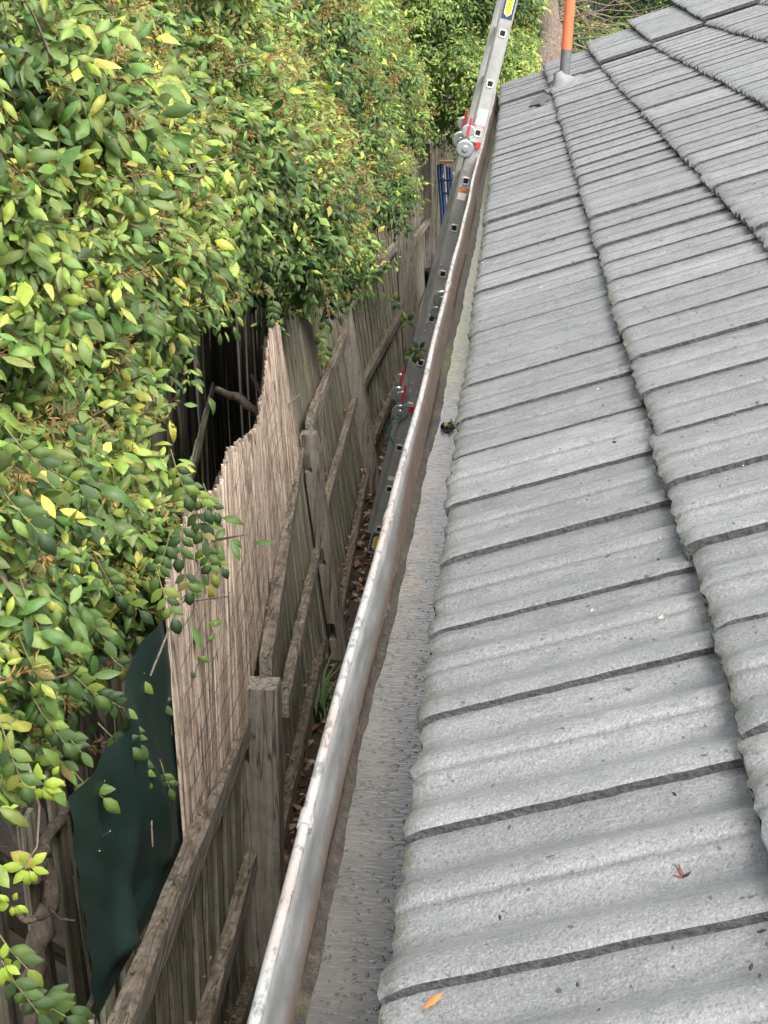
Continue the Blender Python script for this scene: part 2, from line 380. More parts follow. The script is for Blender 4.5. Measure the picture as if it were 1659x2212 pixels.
# flashing skirt draped over the tiles
fl = MB(); nu, nv2 = 22, 10; vsf = []
for i in range(nu):
    th = 2*math.pi*i/nu
    for j in range(nv2):
        t = j/(nv2-1)
        ru = .038 + t*(.12 + .02*math.sin(3*th+1)); ry = .038 + t*(.32+.05*math.sin(2*th))
        du, dy = ru*math.cos(th), ry*math.sin(th)
        h = .000 + .10*(1-t)**3 + .008*math.sin(th*5+t*6)*t
        q = U*(.53+du) + NN*h; vsf.append((q[0], py_+dy, q[2]))
fsf = [(i*nv2+j, ((i+1) % nu)*nv2+j, ((i+1) % nu)*nv2+j+1, i*nv2+j+1) for i in range(nu) for j in range(nv2-1)]
fl.add(vsf, fsf, 0, True)
# edge down-turn
ed = [vsf[i*nv2+nv2-1] for i in range(nu)]; ed2 = [tuple(np.array(q) - NN*.02) for q in ed]
fl.add(ed+ed2, [(i, (i+1) % nu, nu+(i+1) % nu, nu+i) for i in range(nu)], 0)
fo = hpart(fl.obj('flashing', plain('flashing_lead', (.19, .195, .195), .6))); fo['label'] = 'crumpled grey flashing round the pipe foot'

# dark tongue of flashing lapping below the pipe
tg = MB(); q0 = [rp(.38, 11.65, .02), rp(.41, 11.35, .012), rp(.33, 11.1, .005), rp(.25, 11.3, .002), rp(.28, 11.6, .008)]
q1 = [tuple(np.array(q) - NN*.02) for q in q0]
tg.add(q0+q1, [(0,1,2,3,4), (9,8,7,6,5)] + [(i, (i+1) % 5, 5+(i+1) % 5, 5+i) for i in range(5)])
hpart(tg.obj('flashing_tongue', plain('dark_lead', (.09, .09, .095), .6)))

# gutter
LY = [-1.0, 1.3, 2.6, 5.2, 8.4, 14.5]; LX = [-.132, -.128, -.112, -.094, -.085, -.05]
def lip(y): return float(np.interp(y, LY, LX)) + .0022*math.sin(y*2.1) + .0012*math.sin(y*5.3+1)
gy = list(np.arange(-.6, 14.52, .12))
inner = [(.006,-.017),(.011,-.03),(.017,-.055),(.024,-.078),(.030,-.089),(.040,-.0945)]
outer = [(-.006,-.019),(-.006,-.05),(-.002,-.085),(.008,-.105),(.03,-.112)]
gm = MB(); sec = []
for y in gy:
    L = lip(y); zz = .0015*math.sin(y*3.3)
    s_ = [(L+x, y, z+zz) for x, z in outer[::-1]] + [(L+x, y, z+zz) for x, z in inner] + [(.018, y, -.0945), (.026, y, -.090), (.028, y, -.03)]
    s2 = [(.03, y, -.112)]
    sec.append(s2 + s_)
n = len(sec[0]); gm.add([q for s_ in sec for q in s_], [(j*n+i, (j+1)*n+i, (j+1)*n+i+1, j*n+i+1) for j in range(len(sec)-1) for i in range(n-1)], 0, True)
e = sec[-1]; gm.add(e, [tuple(range(len(e)))], 0)
gutter = hpart(gm.obj('gutter', gutter_mat())); gutter['label'] = 'weathered grey metal eaves gutter with wet silty floor'
bd = MB(); bd.tube([(lip(y)-.001, y, -.0115 + .0015*math.sin(y*3.3)) for y in gy], .0070, 14)
bo = bd.obj('bead', bead_mat(), gutter)
for px, py2 in ((635, 1885), (842, 1140), (968, 612), (1042, 300)):
    P = atx(px, py2, -.12); 
    yj = {635: 1.60, 842: 2.72, 968: 5.1, 1042: 8.9}[px]
    jm = MB(); jm.tube([(lip(yj+d)-.001, yj+d, -.0115) for d in (0, .018, .036)], .0089, 14)
    jm.hexa([(lip(yj)+.006,yj-.001,-.035),(lip(yj)+.0085,yj-.001,-.035),(lip(yj)+.0085,yj+.03,-.04),(lip(yj)+.006,yj+.03,-.04),
             (lip(yj)+.007,yj-.001,-.01),(lip(yj)+.0095,yj-.001,-.01),(lip(yj)+.0095,yj+.036,-.01),(lip(yj)+.007,yj+.036,-.01)])
    jm.obj('joint_clip', M_bead if False else bo.data.materials[0], gutter)
wf = MB(); sec = []
for y in gy:
    L = lip(y); sec.append([(L+.027, y, -.0905), (L+.04, y, -.0905), (L+.065, y, -.0905), (.0, y, -.0905), (.026, y, -.0905)])
n = 5; wf.add([q for s_ in sec for q in s_], [(j*n+i, j*n+i+1, (j+1)*n+i+1, (j+1)*n+i) for j in range(len(sec)-1) for i in range(n-1)], 0, True)
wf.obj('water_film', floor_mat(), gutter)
sl = MB(); sec = []
gys = list(np.arange(-.6, 14.5, .02))
for y in gys:
    L = lip(y); r1 = .010*math.sin(y*7.1)*math.sin(y*2.3) + .004*math.sin(y*31+1) + random.uniform(-.0025, .0025)
    wd = float(np.interp(y, [1, 2.2, 3.5, 6], [.010, .011, .017, .024])) + .003*math.sin(y*.9+2) + r1*.35
    sec.append([(L+.0255, y, -.078 + .004*math.sin(y*3.7+r1*90)), (L+.029, y, -.0855), (L+.030+wd*.5, y, -.0878 + random.uniform(-.0015, .0015)), (L+.030+wd, y, -.0908)])
n = 4; sl.add([q for s_ in sec for q in s_], [(j*n+i, j*n+i+1, (j+1)*n+i+1, (j+1)*n+i) for j in range(len(sec)-1) for i in range(n-1)], 0, True)
sl.obj('silt', silt_mat(), gutter)
# clot of dead leaves plugging the outlet
cl = MB(); c0 = Vector((-.030, 3.62, -.0885))
cl.add([c0+Vector((math.cos(t)*.017*(1+.25*math.sin(t*3)), math.sin(t)*.034*(1+.2*math.sin(t*2)), -.0015)) for t in [k*.524 for k in range(12)]], [tuple(range(12))], 0)  # flat black disc stands in for the dark of the outlet hole
for i in range(13):
    a_ = random.uniform(0, 6.28); rr = random.uniform(0, .020)
    c = c0 + Vector((math.cos(a_)*rr*1.1, math.sin(a_)*rr*1.5, random.uniform(0, .012)))
    d = Vector((random.uniform(-1,1), random.uniform(-1,1), random.uniform(-.3,.5))).normalized()*.016; e_ = d.cross(Vector((0,0,1))).normalized()*.006
    cl.add([c-d, c+e_+Vector((0,0,.003)), c+d, c-e_], [(0,1,2,3)], i % 3 == 0)
co = hpart(cl.obj('leaf_clot', [plain('rotten_leaf_hole_dark', (.008, .007, .005), .6), plain('mossy_leaf', (.16, .12, .02), .6)]))

# ------------------------------------------------------------------ fence along the boundary
FY = [1.2, 4.48, 7.46, 10.44, 13.2, 16.4, 20]
FB = [-.68, -.672, -.742, -.80, -.70, -.70, -.68]       # x at ground
FS = [.0, .004, .134, .172, .085, .063, .06]            # lean away from the house per metre of height
def fx(y, z):
    return float(np.interp(y, FY, FB)) - float(np.interp(y, FY, FS))*(z - GZ)
fence = empty('paling_fence', (-.7, 4.48, GZ)); tag(fence, 'leaning grey-brown timber paling fence with rotting rails along the side of the house', 'fence')
def fpart(o): o.parent = fence; o.location = Vector(o.location) - Vector((-.7, 4.48, GZ)); return o
def post(y, x0, x1, ztop, lab=None, dy=.09, notch=()):
    # leaning post: x-extents measured at ground line
    mb = MB(); zs = sorted(set([GZ-.1, ztop] + [z for nn in notch for z in nn]))
    zs = [GZ-.1]
    for a_, b_ in sorted(notch): zs += [a_, a_+.0005, b_-.0005, b_]
    zs += [ztop-.012, ztop]
    rows = []
    for z in zs:
        nx = any(a_ < z < b_ for a_, b_ in notch)
        sx = fx(y, z) - fx(y, GZ); xl = x0 + sx + (.042 if nx else 0); xr = x1 + sx
        if z == ztop: xl += .004; xr -= .004
        rows.append([(xl, y-dy/2, z), (xr, y-dy/2, z), (xr, y+dy/2, z), (xl, y+dy/2, z)])
    vs = [q for r_ in rows for q in r_]
    fs = [(j*4+i, j*4+(i+1) % 4, (j+1)*4+(i+1) % 4, (j+1)*4+i) for j in range(len(rows)-1) for i in range(4)] + [(3,2,1,0), tuple(len(vs)-4+i for i in range(4))]
    c = Vector((x0, y, GZ)); mb.add([tuple(Vector(q)-c) for q in vs], fs)
    o = mb.obj('post', M_post); o.location = c; fpart(o)
    if lab: o['label'] = lab
PX = {}
post(4.48, -.748, -.606, -1.27, 'broad square-topped post with a cut-out notch', .10, [(-1.56, -1.42), (-2.05, -1.94)])
post(7.46, -.775, -.690, -1.29, 'post leaning away from the house beside the reed screen', .09, [(-1.50, -1.40), (-2.03, -1.93), (-2.47, -2.37)])
post(10.3, -.853, -.748, -1.10, None, .10)
post(13.1, -.755, -.675, -.98, None, .08)
post(13.75, -.765, -.655, -.66, 'taller plank post standing behind its neighbour', .10)
post(16.6, -.79, -.66, -.74, None, .10)
post(1.2, -.74, -.625, -1.1, None, .10)

rails = [  # image ends -> y planes of the posts they meet
    ((270,2212,2.55),(528,1572,4.44),.046,.085), ((445,2212,3.40),(545,1852,4.44),.040,.075), ((512,2212,3.9),(553,2104,4.44),.040,.07),
    ((574,1440,4.54),(648,978,7.42),.044,.075), ((612,1530,4.54),(684,1196,7.42),.040,.07), ((618,1737,4.9),(698,1385,7.42),.040,.07),
    ((668,914,7.5),(745,722,10.26),.040,.075), ((702,1093,7.5),(766,865,10.26),.040,.075), ((733,1325,7.5),(794,1012,10.26),.040,.075),
    ((757,650,10.34),(855,530,13.06),.040,.075), ((783,830,10.34),(866,678,13.06),.040,.075), ((806,950,10.34),(870,798,13.06),.040,.075),
    ((893,520,13.8),(925,478,16.55),.040,.07), ((897,720,13.8),(928,615,16.55),.040,.07)]
def extend(P, Q, y): t = (y-P[1])/(Q[1]-P[1]); return P + (Q-P)*t
RT = []
for ri, (A, B_, dx, dz) in enumerate(rails):
    P = aty(*A); Q = aty(*B_)
    if ri < 3: P = extend(P, Q, 1.25)
    if ri == 5: P = extend(P, Q, 4.54)
    RT.append((P, Q)); mb = MB(); ns = 26 if ri < 6 else 10; r_ = random.Random(ri)
    c = Vector(P); rot_ = .011 if ri in (0, 1, 3, 4) else .004
    side = []; tops = []
    for k in range(ns+1):
        t = k/ns; S = P + (Q-P)*t; j = lambda a_: r_.uniform(-a_, a_)
        xo = S[0]+dx/2; xi = S[0]-dx/2
        side.append([(xi, S[1], S[2]-dz/2), (xo, S[1], S[2]-dz/2), (xo+j(.002), S[1], S[2]+dz/2-.006+j(rot_*.5)), (xo-dx*.35+j(.004), S[1], S[2]+dz/2+j(rot_)), (xi, S[1], S[2]+dz/2+j(rot_))])
    vs = [tuple(Vector(q)-c) for s_ in side for q in s_]
    mb.add(vs, [(j*5+i, j*5+(i+1), (j+1)*5+(i+1), (j+1)*5+i) for j in range(ns) for i in (0, 1)], 0)
    mb.add(vs, [(j*5+i, j*5+(i+1), (j+1)*5+(i+1), (j+1)*5+i) for j in range(ns) for i in (2, 3)], 1)
    mb.add(vs, [(j*5+4, j*5, (j+1)*5, (j+1)*5+4) for j in range(ns)], 0)
    mb.add(vs[:5], [(4,3,2,1,0)]); mb.add(vs[-5:], [(0,1,2,3,4)])
    o = mb.obj('rail', [M_rail, M_railtop]); o.location = c; fpart(o)
    if ri == 0: o['label'] = 'split and rotting top rail below the dark green cloth'
    if ri == 4: o['label'] = 'blackened middle rail'
def rtop(y):
    for i in (0, 3, 6, 9):
        P, Q = RT[i]
        if y <= Q[1] + .1 or i == 9: return float(extend(P, Q, y)[2]) + .04
def paling_mesh(wd, th):
    mb = MB(); mb.box(-th, 0, 0, wd, 0, 1); return mb
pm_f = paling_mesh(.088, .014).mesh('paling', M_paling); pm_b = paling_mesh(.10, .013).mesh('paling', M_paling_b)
def add_paling(me, y, x, z0, z1, slope, par, off, roll=0):
    o = link('paling', me, par); h = z1-z0
    # shear-free lean: rotate about y
    ang = -math.atan(slope); L = h/math.cos(ang)
    o.matrix_local = Matrix.Translation(Vector((x, y, z0)) - Vector(off)) @ Matrix.Rotation(ang, 4, 'Y') @ Matrix.Rotation(roll, 4, 'X') @ Matrix.Diagonal((1, 1, L, 1))
y = 1.3; k = 0
while y < 17.6:
    sl_ = float(np.interp(y, FY, FS)); x = fx(y, GZ) - .062
    if y < 4.4: zt = rtop(y) - .09
    elif y < 6.4: zt = rtop(y) + .0
    else: zt = -.72 + random.uniform(-.03, .03)
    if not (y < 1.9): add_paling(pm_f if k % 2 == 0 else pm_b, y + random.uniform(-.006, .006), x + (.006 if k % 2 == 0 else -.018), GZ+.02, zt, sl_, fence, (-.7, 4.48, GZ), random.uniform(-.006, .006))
    y += .078; k += 1

# dead leaves lying along the rails and on the soil
def litter(name, pts, mats, parent=None, size=.03):
    mb = MB()
    for p in pts:
        c = Vector(p); s_ = size*random.uniform(.5, 1.2)
        d = Vector((random.uniform(-1,1), random.uniform(-1,1), random.uniform(-.5,.6))).normalized(); e_ = d.cross(Vector((random.uniform(-.6,.6), random.uniform(-.6,.6), 1))).normalized()
        up = d.cross(e_).normalized()*s_*.25
        if up.z < 0: up = -up
        mb.add([c-d*s_, c-d*s_*.3+e_*s_*.45+up, c+d*s_*.5+e_*s_*.35+up, c+d*s_, c+d*s_*.3-e_*s_*.4+up, c-d*s_*.4-e_*s_*.4+up*.6], [(0,1,5),(1,2,4,5),(2,3,4)], random.randrange(len(mats)))
    return mb.obj(name, mats, parent)
LM = [plain('dead_leaf_tan', (.42, .25, .14), .7, var=.3), plain('dead_leaf_brown', (.20, .115, .07), .7, var=.3), plain('dead_leaf_red', (.20, .09, .07), .7), plain('dead_leaf_pale', (.38, .27, .18), .7)]
pts = []
for ri, (P, Q) in enumerate(RT):
    for _ in range({7: 30, 8: 190, 11: 90, 10: 20, 1: 18, 3: 14, 2: 20, 5: 70, 4: 6}.get(ri, 6)):
        t = random.random() if ri > 2 else random.uniform(.3, 1); S = P + (Q-P)*t; pts.append((S[0]-random.uniform(-.005, .035), S[1], S[2]+.045+random.uniform(0, .012)))
lo = litter('leaf_litter', pts, [LM[1], LM[1], LM[0], M_bark], None, .013); tag(lo, 'dead leaf crumbs caught along the fence rails', 'leaf litter', kind='stuff')
pts = [(random.uniform(-.95, .2), random.uniform(2.5, 15), GZ + random.uniform(0, .05)) for _ in range(5200)]
tag(litter('leaf_litter', pts, LM, None, .036), 'brown dead leaves covering the soil between fence and house', 'leaf litter', kind='stuff')

# ------------------------------------------------------------------ reed screen tied with wire
reed = empty('reed_screen', (-.75, 5, -1.3)); tag(reed, 'pale split reed screen wired up above the fence rail', 'reed screen'); RO = Vector((-.75, 5, -1.3))
rt = [(3.45,-.50),(3.72,-.37),(4.0,-.43),(4.1,-.43),(4.28,-.39),(4.68,-.49),(5.05,-.575),(5.37,-.62),(6.0,-.67),(6.15,-.56),(6.31,-.44),(6.8,-.58),(7.34,-.82)]
rm = []
for s_ in range(3):
    mb = MB(); r_ = .0058; mb.add([(r_*math.cos(a_), r_*math.sin(a_)*1.1, z) for z in (0, .5, 1) for a_ in [k*math.pi/3 for k in range(6)]],
        [(j*6+i, j*6+(i+1) % 6, (j+1)*6+(i+1) % 6, (j+1)*6+i) for j in (0, 1) for i in range(6)] + [(12,13,14,15,16,17)], 0, False); rm.append(mb.mesh('reed', M_reed))
y = 3.45; cnt = 0; mbx = MB()
while y < 7.35:
    zt = float(np.interp(y, [q[0] for q in rt], [q[1] for q in rt])) + random.uniform(-.02, .014) - (.05 if random.random() < .05 else 0)
    zb = rtop(y) - .09 + random.uniform(-.01, .01); z0 = zb
    x = -.735 + .012*math.sin(y*3) + random.uniform(-.003, .003) if y < 4.9 else None
    xb = fx(y, zb) - .036 + random.uniform(-.0035, .0035); xt = xb - (.0 if y < 4 else .06*(y-4)/3) - .02
    p0 = Vector((xb, y, zb)); p1 = Vector((xt + .012*math.sin(y*5), y + random.uniform(-.01, .01) + .01, zt)); d = p1-p0
    o = link('reed', random.choice(rm), reed); q = d.to_track_quat('Z', 'Y')
    sc_ = random.uniform(.75, 1.25)
    o.matrix_local = Matrix.Translation(p0-RO) @ q.to_matrix().to_4x4() @ Matrix.Diagonal((sc_, sc_, d.length, 1))
    y += .0132*random.uniform(.75, 1.2); cnt += 1
bk = MB()
yy = np.linspace(3.46, 7.3, 60)
vs = []
for q in yy:
    zb = rtop(q)-.05; xb = fx(q, zb)-.057; zt = float(np.interp(q, [a_[0] for a_ in rt], [a_[1] for a_ in rt]))-.06
    vs += [(xb, q, zb), (xb-.02-(.0 if q < 4 else .06*(q-4)/3), q, zt)]
o = bk.add([tuple(Vector(v)-RO) for v in vs], [(2*i, 2*i+1, 2*i+3, 2*i+2) for i in range(59)])
bk.obj('reed_backing_layer', M_reed, reed)
for zi in range(9):
    zz = -1.28 + zi*.092; pts = []
    for q in np.arange(3.5, 7.3, .03):
        zb = rtop(q); zt = float(np.interp(q, [a_[0] for a_ in rt], [a_[1] for a_ in rt]))
        z = zz + .012*math.sin(q*4+zi) + .10*(q-3.5)/4 - .02
        if z > zb + .01 and z < zt - .02:
            f_ = (z-zb)/max(.05, zt-zb); xb = fx(q, zb)-.045; xx = xb + (-.02-(.0 if q < 4 else .06*(q-4)/3))*f_
            pts.append(tuple(Vector((xx+.0185+.0015*math.sin(q*200), q, z+.004*math.sin(q*37+zi*2)+.003*math.sin(q*120)+random.uniform(-.002,.002)))-RO))
        elif len(pts) > 3: break
    if len(pts) > 4:
        mb = MB(); mb.tube(pts, .0009, 4); mb.obj('wire', M_wire, reed)

# ------------------------------------------------------------------ shade cloth
cm_ = MB(); nu, nv2 = 60, 34; vs = []
for i in range(nu):
    t = i/(nu-1); yb = 2.60 + (3.66-2.60)*t
    for j in range(nv2):
        s_ = j/(nv2-1); y = yb + .01*math.sin(s_*6)*(1-t)
        zb = rtop(yb) - .075; zt = -.60 + .06*t - .02*math.sin(t*9)
        z = zb + (zt-zb)*s_
        f1 = math.exp(-((t - .30 - .05*math.sin(s_*4) + .28*max(0, .55-s_))/.045)**2)
        f2 = math.sin((t*2.2 + s_*1.6)*4.2)
        f3 = math.exp(-((t-.72+.35*s_)/.10)**2)
        ed_ = min(1, t/.12); f1 *= ed_; f2 *= ed_; f3 *= ed_
        x = -.730 + .013*f2*(1-t*.6) + .034*f1 + .020*f3 - .006*math.sin(t*17+s_*6)*(1-s_*.5)*ed_ - .02*s_ + .006*math.sin(s_*13+t*5)*ed_ + .004*math.sin(t*60+s_*30*(1-t))
        if s_ < .12: x = -.730
        vs.append((x, y + .02*f1, z))
cm_.add(vs, [(i*nv2+j, (i+1)*nv2+j, (i+1)*nv2+j+1, i*nv2+j+1) for i in range(nu-1) for j in range(nv2-1)], 0, True)
co = cm_.obj('shade_cloth', cloth_mat()); tag(co, 'dark green woven shade cloth hanging in folds beside the reed screen', 'shade cloth')

# ------------------------------------------------------------------ neighbour's fence and lattice further back
f2 = empty('lattice_fence', (-1.5, 6, GZ)); tag(f2, 'older weathered paling and lattice fence half hidden behind the creeper', 'fence'); O2 = (-1.5, 6, GZ)
def x2(y): return float(np.interp(y, [2, 3.4, 5, 7, 20], [-.90, -.96, -1.38, -1.62, -1.75]))
y = 2.6; k = 0
while y < 11.5:
    gap = y < 5.3
    z1 = (-.95 if gap else -.25) + random.uniform(-.05, .05)
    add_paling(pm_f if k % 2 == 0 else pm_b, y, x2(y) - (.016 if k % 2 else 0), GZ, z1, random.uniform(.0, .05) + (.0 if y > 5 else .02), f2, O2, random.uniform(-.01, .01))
    y += (.17 if gap else .085)*random.uniform(.9, 1.1); k += 1
lt = MB(); lt.box(-.008, 0, 0, .045, 0, 1); ltm = lt.mesh('lattice_slat', M_paling)
for sgn, xo in ((1, -.035), (-1, -.045)):
    for i in range(15):
        y0 = 2.9 + i*.26; x = x2(y0)+xo
        o = link('lattice_slat', ltm, f2)
        o.matrix_local = Matrix.Translation(Vector((x, y0, -2.35)) - Vector(O2)) @ Matrix.Rotation(-.14, 4, 'Z') @ Matrix.Rotation(sgn*R(42), 4, 'X') @ Matrix.Diagonal((1, 1, 1.7, 1))

# end fence of upright boards behind the blue ladders
f3 = empty('board_fence', (-.4, 19, GZ)); tag(f3, 'dark upright board fence closing the far end of the side passage', 'fence')
bm_ = MB(); bm_.box(0, .135, 0, .018, 0, 1); bme = bm_.mesh('board', M_paling_b)
for i in range(13):
    o = link('board', bme, f3); o.location = (-1.0 + i*.145 - (-.4), random.uniform(-.015, .015), 0); o.scale = (1, 1, 1.95+random.uniform(-.04, .04))
b = MB(); b.box(-.6, 1.25, .03, .07, .4, .48); b.box(-.6, 1.25, .03, .07, 1.5, 1.58); b.obj('rail', M_post, f3)

# ------------------------------------------------------------------ aluminium hinged ladder
lad = empty('hinged_ladder', (-.70, 9.0, GZ+.0)); tag(lad, 'aluminium hinged ladder standing in the gap and leaning on the gutter', 'ladder')
dirv = Vector((.729, 0, 3.288)); lean = math.atan2(dirv.x, dirv.z)
lad.matrix_world = Matrix.Translation((-.699, 9.0, -2.6)) @ Matrix.Rotation(lean, 4, 'Y') @ Matrix.Rotation(R(6), 4, 'Z')
LEN = 4.9; W2 = .0425
def stile(yc, s_):
    mb = MB(); c = .010
    sec_ = [(-W2, 0), (-W2+c, -.012*s_), (W2-c, -.012*s_), (W2, 0), (W2, .022*s_), (-W2, .022*s_)]
    zs = [0, LEN]
    vs = [(x, yc+yy_, z) for z in zs for x, yy_ in sec_]; n = 6
    mb.add(vs, [(i, (i+1) % n, n+(i+1) % n, n+i) for i in range(n)] + [tuple(range(n)), tuple(range(n, 2*n))[::-1]])
    return mb.obj('stile', M_alu, lad)
stile(0, 1); stile(.36, -1)
for (z0, z1) in ((0.0, .24), (2.55, 2.95), (3.30, 3.62)): pass
H0, HS = .205, .287
for k in range(16):
    z = H0 + HS*k
    mb = MB(); mb.box(-.016, .016, .001, .359, z-.016, z+.016); mb.obj('rung', M_alu, lad)
    mb = MB()   # flared bright collar round the hollow rung end
    ro, ri_ = .024, .0145
    def sq(r_, y_, bev=.35):
        out = []
        for a_ in range(4):
            for t in (-1, 1):
                an = math.pi/4 + a_*math.pi/2
                out.append(None)
        pts_ = []
        c = r_*bev
        for (sx, sz) in ((1,1),(-1,1),(-1,-1),(1,-1)):
            if sx*sz > 0: pts_ += [(sx*r_, y_, z+sz*(r_-c)), (sx*(r_-c), y_, z+sz*r_)]
            else: pts_ += [(sx*(r_-c), y_, z+sz*r_), (sx*r_, y_, z+sz*(r_-c))]
        return pts_
    A, B_, C_ = sq(ro, -.0125), sq(ro*.85, -.0175), sq(ri_, -.0165, .25)
    mb.add(A+B_, [(i, (i+1) % 8, 8+(i+1) % 8, 8+i) for i in range(8)]); mb.add(B_+C_, [(i, (i+1) % 8, 8+(i+1) % 8, 8+i) for i in range(8)])
    D_ = sq(ri_, -.0135, .25); mb.add(C_+D_, [(i, (i+1) % 8, 8+(i+1) % 8, 8+i) for i in range(8)])
    mb.add(D_, [tuple(range(8))], 1)
    mb.obj('rung_collar', [M_alu_b, M_dark], lad)
def disc(mb, cx_, cz, r_, y0, y1, mi=0, n=24):
    a_ = [(cx_+r_*math.cos(2*math.pi*k/n), y0, cz+r_*math.sin(2*math.pi*k/n)) for k in range(n)]
    b_ = [(cx_+r_*.86*math.cos(2*math.pi*k/n), y1, cz+r_*.86*math.sin(2*math.pi*k/n)) for k in range(n)]
    b0 = [(cx_+r_*math.cos(2*math.pi*k/n), (y0+y1*3)/4, cz+r_*math.sin(2*math.pi*k/n)) for k in range(n)]
    mb.add(a_+b0, [(i, (i+1) % n, n+(i+1) % n, n+i) for i in range(n)], mi, False)
    mb.add(b0+b_, [(i, (i+1) % n, n+(i+1) % n, n+i) for i in range(n)], mi, False); mb.add(b_, [tuple(range(n))], mi)
M_hinge = metal_mat('hinge_steel', (.5, .53, .52), .2, (.2, .22, .21))
def zl(py2):  # height along the stile seen level with that picture row
    P = aty(900, py2, 9.0); return (P[2]+2.6)/math.cos(lean)
for hz, off in ((zl(322), -.052), (zl(640), .03), (zl(893), -.052)):
    for yc, s_ in ((0, -1), (.40, -1)):
        h = MB(); disc(h, off, hz, .052, yc-.012, yc-.03); disc(h, off, hz, .018, yc-.03, yc-.038); disc(h, off-.006, hz+.10 if off < 0 else hz-.09, .040, yc-.010, yc-.024)
        ho = h.obj('hinge', [M_hinge, M_alu_b], lad)
        lv = MB(); lv.box(off+.055, off+.083, yc-.034, yc-.016, hz+.02, hz+.055); lv.box(off+.012, off+.062, yc-.034, yc-.02, hz+.05, hz+.064, 1)
        if off < 0: lv.box(off-.012, off+.002, yc-.03, yc-.014, hz+.07, hz+.18)
        lv.obj('lock_lever', [M_red, M_alu_b], ho)
        if yc == 0:
            for dz_ in (.15, .20, -.12, -.17, -.22):
                for dx_ in (-.022, .022): rvm = MB(); disc(rvm, dx_, hz+dz_, .0058, -.011, -.018, 0, 8); rvm.obj('rivet', M_alu_b, lad)
M_yel = plain('label_yellow', (.85, .72, .03), .4, var=.03); M_nav = plain('label_navy', (.02, .045, .10), .5); M_wht = plain('label_white', (.8, .8, .8), .4, var=.03)
M_org = plain('label_orange', (.8, .22, .04), .4); M_pnk = plain('label_pink', (.75, .32, .34), .4); M_ink = plain('label_ink', (.16, .15, .02), .5); M_grey = plain('label_grey_print', (.3, .3, .3), .5)
def brand(z0, L, flip=False):
    mb = MB(); mb.box(-.032, .032, -.0145, -.0135, z0, z0+L)
    o = mb.obj('brand_label', M_nav, lad)
    m2 = MB(); r_ = .021
    def hexp(r_, y_, ins): return [(-r_, y_, z0+.03+ins), (0, y_, z0+.012+ins), (r_, y_, z0+.03+ins), (r_, y_, z0+L-.03-ins), (0, y_, z0+L-.012-ins), (-r_, y_, z0+L-.03-ins)]
    m2.add(hexp(r_, -.0152, 0), [tuple(range(6))], 1); m2.add(hexp(r_-.003, -.0156, .003), [tuple(range(6))], 0)
    m2.obj('emblem', [M_yel, M_wht], o)
    cu = bpy.data.curves.new('lettering', 'FONT'); cu.body = 'ORIGINAL'; cu.size = .040; cu.align_x = 'CENTER'; cu.align_y = 'CENTER'; cu.space_character = 1.05
    cu.materials.append(M_ink); t = bpy.data.objects.new('lettering', cu); COL.objects.link(t); t.parent = o
    bpy.context.view_layer.update(); tm = bpy.data.meshes.new_from_object(t.evaluated_get(bpy.context.evaluated_depsgraph_get())); bpy.data.objects.remove(t); t = link('lettering', tm, o)
    # reads upwards along the stile
    ax = Vector((0, 0, -1 if flip else 1)); ay = Vector((1 if flip else -1, 0, 0)); az = Vector((0, -1, 0))
    t.matrix_local = Matrix(((ax.x, ay.x, az.x, 0), (ax.y, ay.y, az.y, -.0162), (ax.z, ay.z, az.z, z0+L/2), (0, 0, 0, 1)))
brand(.045, .13, True); 
brand(zl(38), .27)
zs_ = zl(250)
mb = MB(); mb.box(-.026, .030, -.0145, -.0135, zs_-.045, zs_+.045); 
for i in range(4): mb.box(-.014, .018, -.0149, -.0146, zs_+.034-i*.008, zs_+.0365-i*.008, 1)
disc(mb, .002, zs_-.014, .013, -.0145, -.0152, 1, 14); disc(mb, .002, zs_-.016, .007, -.0152, -.0156, 0, 10)
mb.obj('instruction_sticker', [M_wht, M_grey], lad)
mb = MB(); mb.box(-.020, .022, -.0145, -.0135, zs_-.068, zs_-.050); mb.obj('warning_sticker', M_pnk, lad)
z_ = zl(417); mb = MB(); mb.box(-.026, .022, -.0145, -.0135, z_-.034, z_+.008, 1); mb.box(-.026, .022, -.0145, -.0135, z_+.0085, z_+.034, 0); mb.box(-.008, .016, -.0149, -.0146, z_+.014, z_+.022, 2)
mb.obj('caution_sticker', [M_org, M_wht, M_ink], lad)
z_ = zl(1036); mb = MB(); mb.box(-.024, .018, -.0145, -.0135, z_-.008, z_+.02, 0); mb.obj('white_sticker', M_wht, lad)
mb = MB(); mb.box(-.045, .045, -.014, .024, -.012, .03); mb.box(-.045, .045, .336, .374, -.012, .03); mb.obj('rubber_foot', plain('black_rubber', (.03, .03, .03), .7), lad)
mb = MB(); hz = zl(930); mb.tube([(-.03, -.02, hz+.06), (-.075, -.025, hz+.05), (-.095, -.025, hz), (-.085, -.025, hz-.05), (-.045, -.02, hz-.09)], .0075, 6)
mb.obj('strap', plain('teal_strap', (.05, .22, .19), .5), lad)

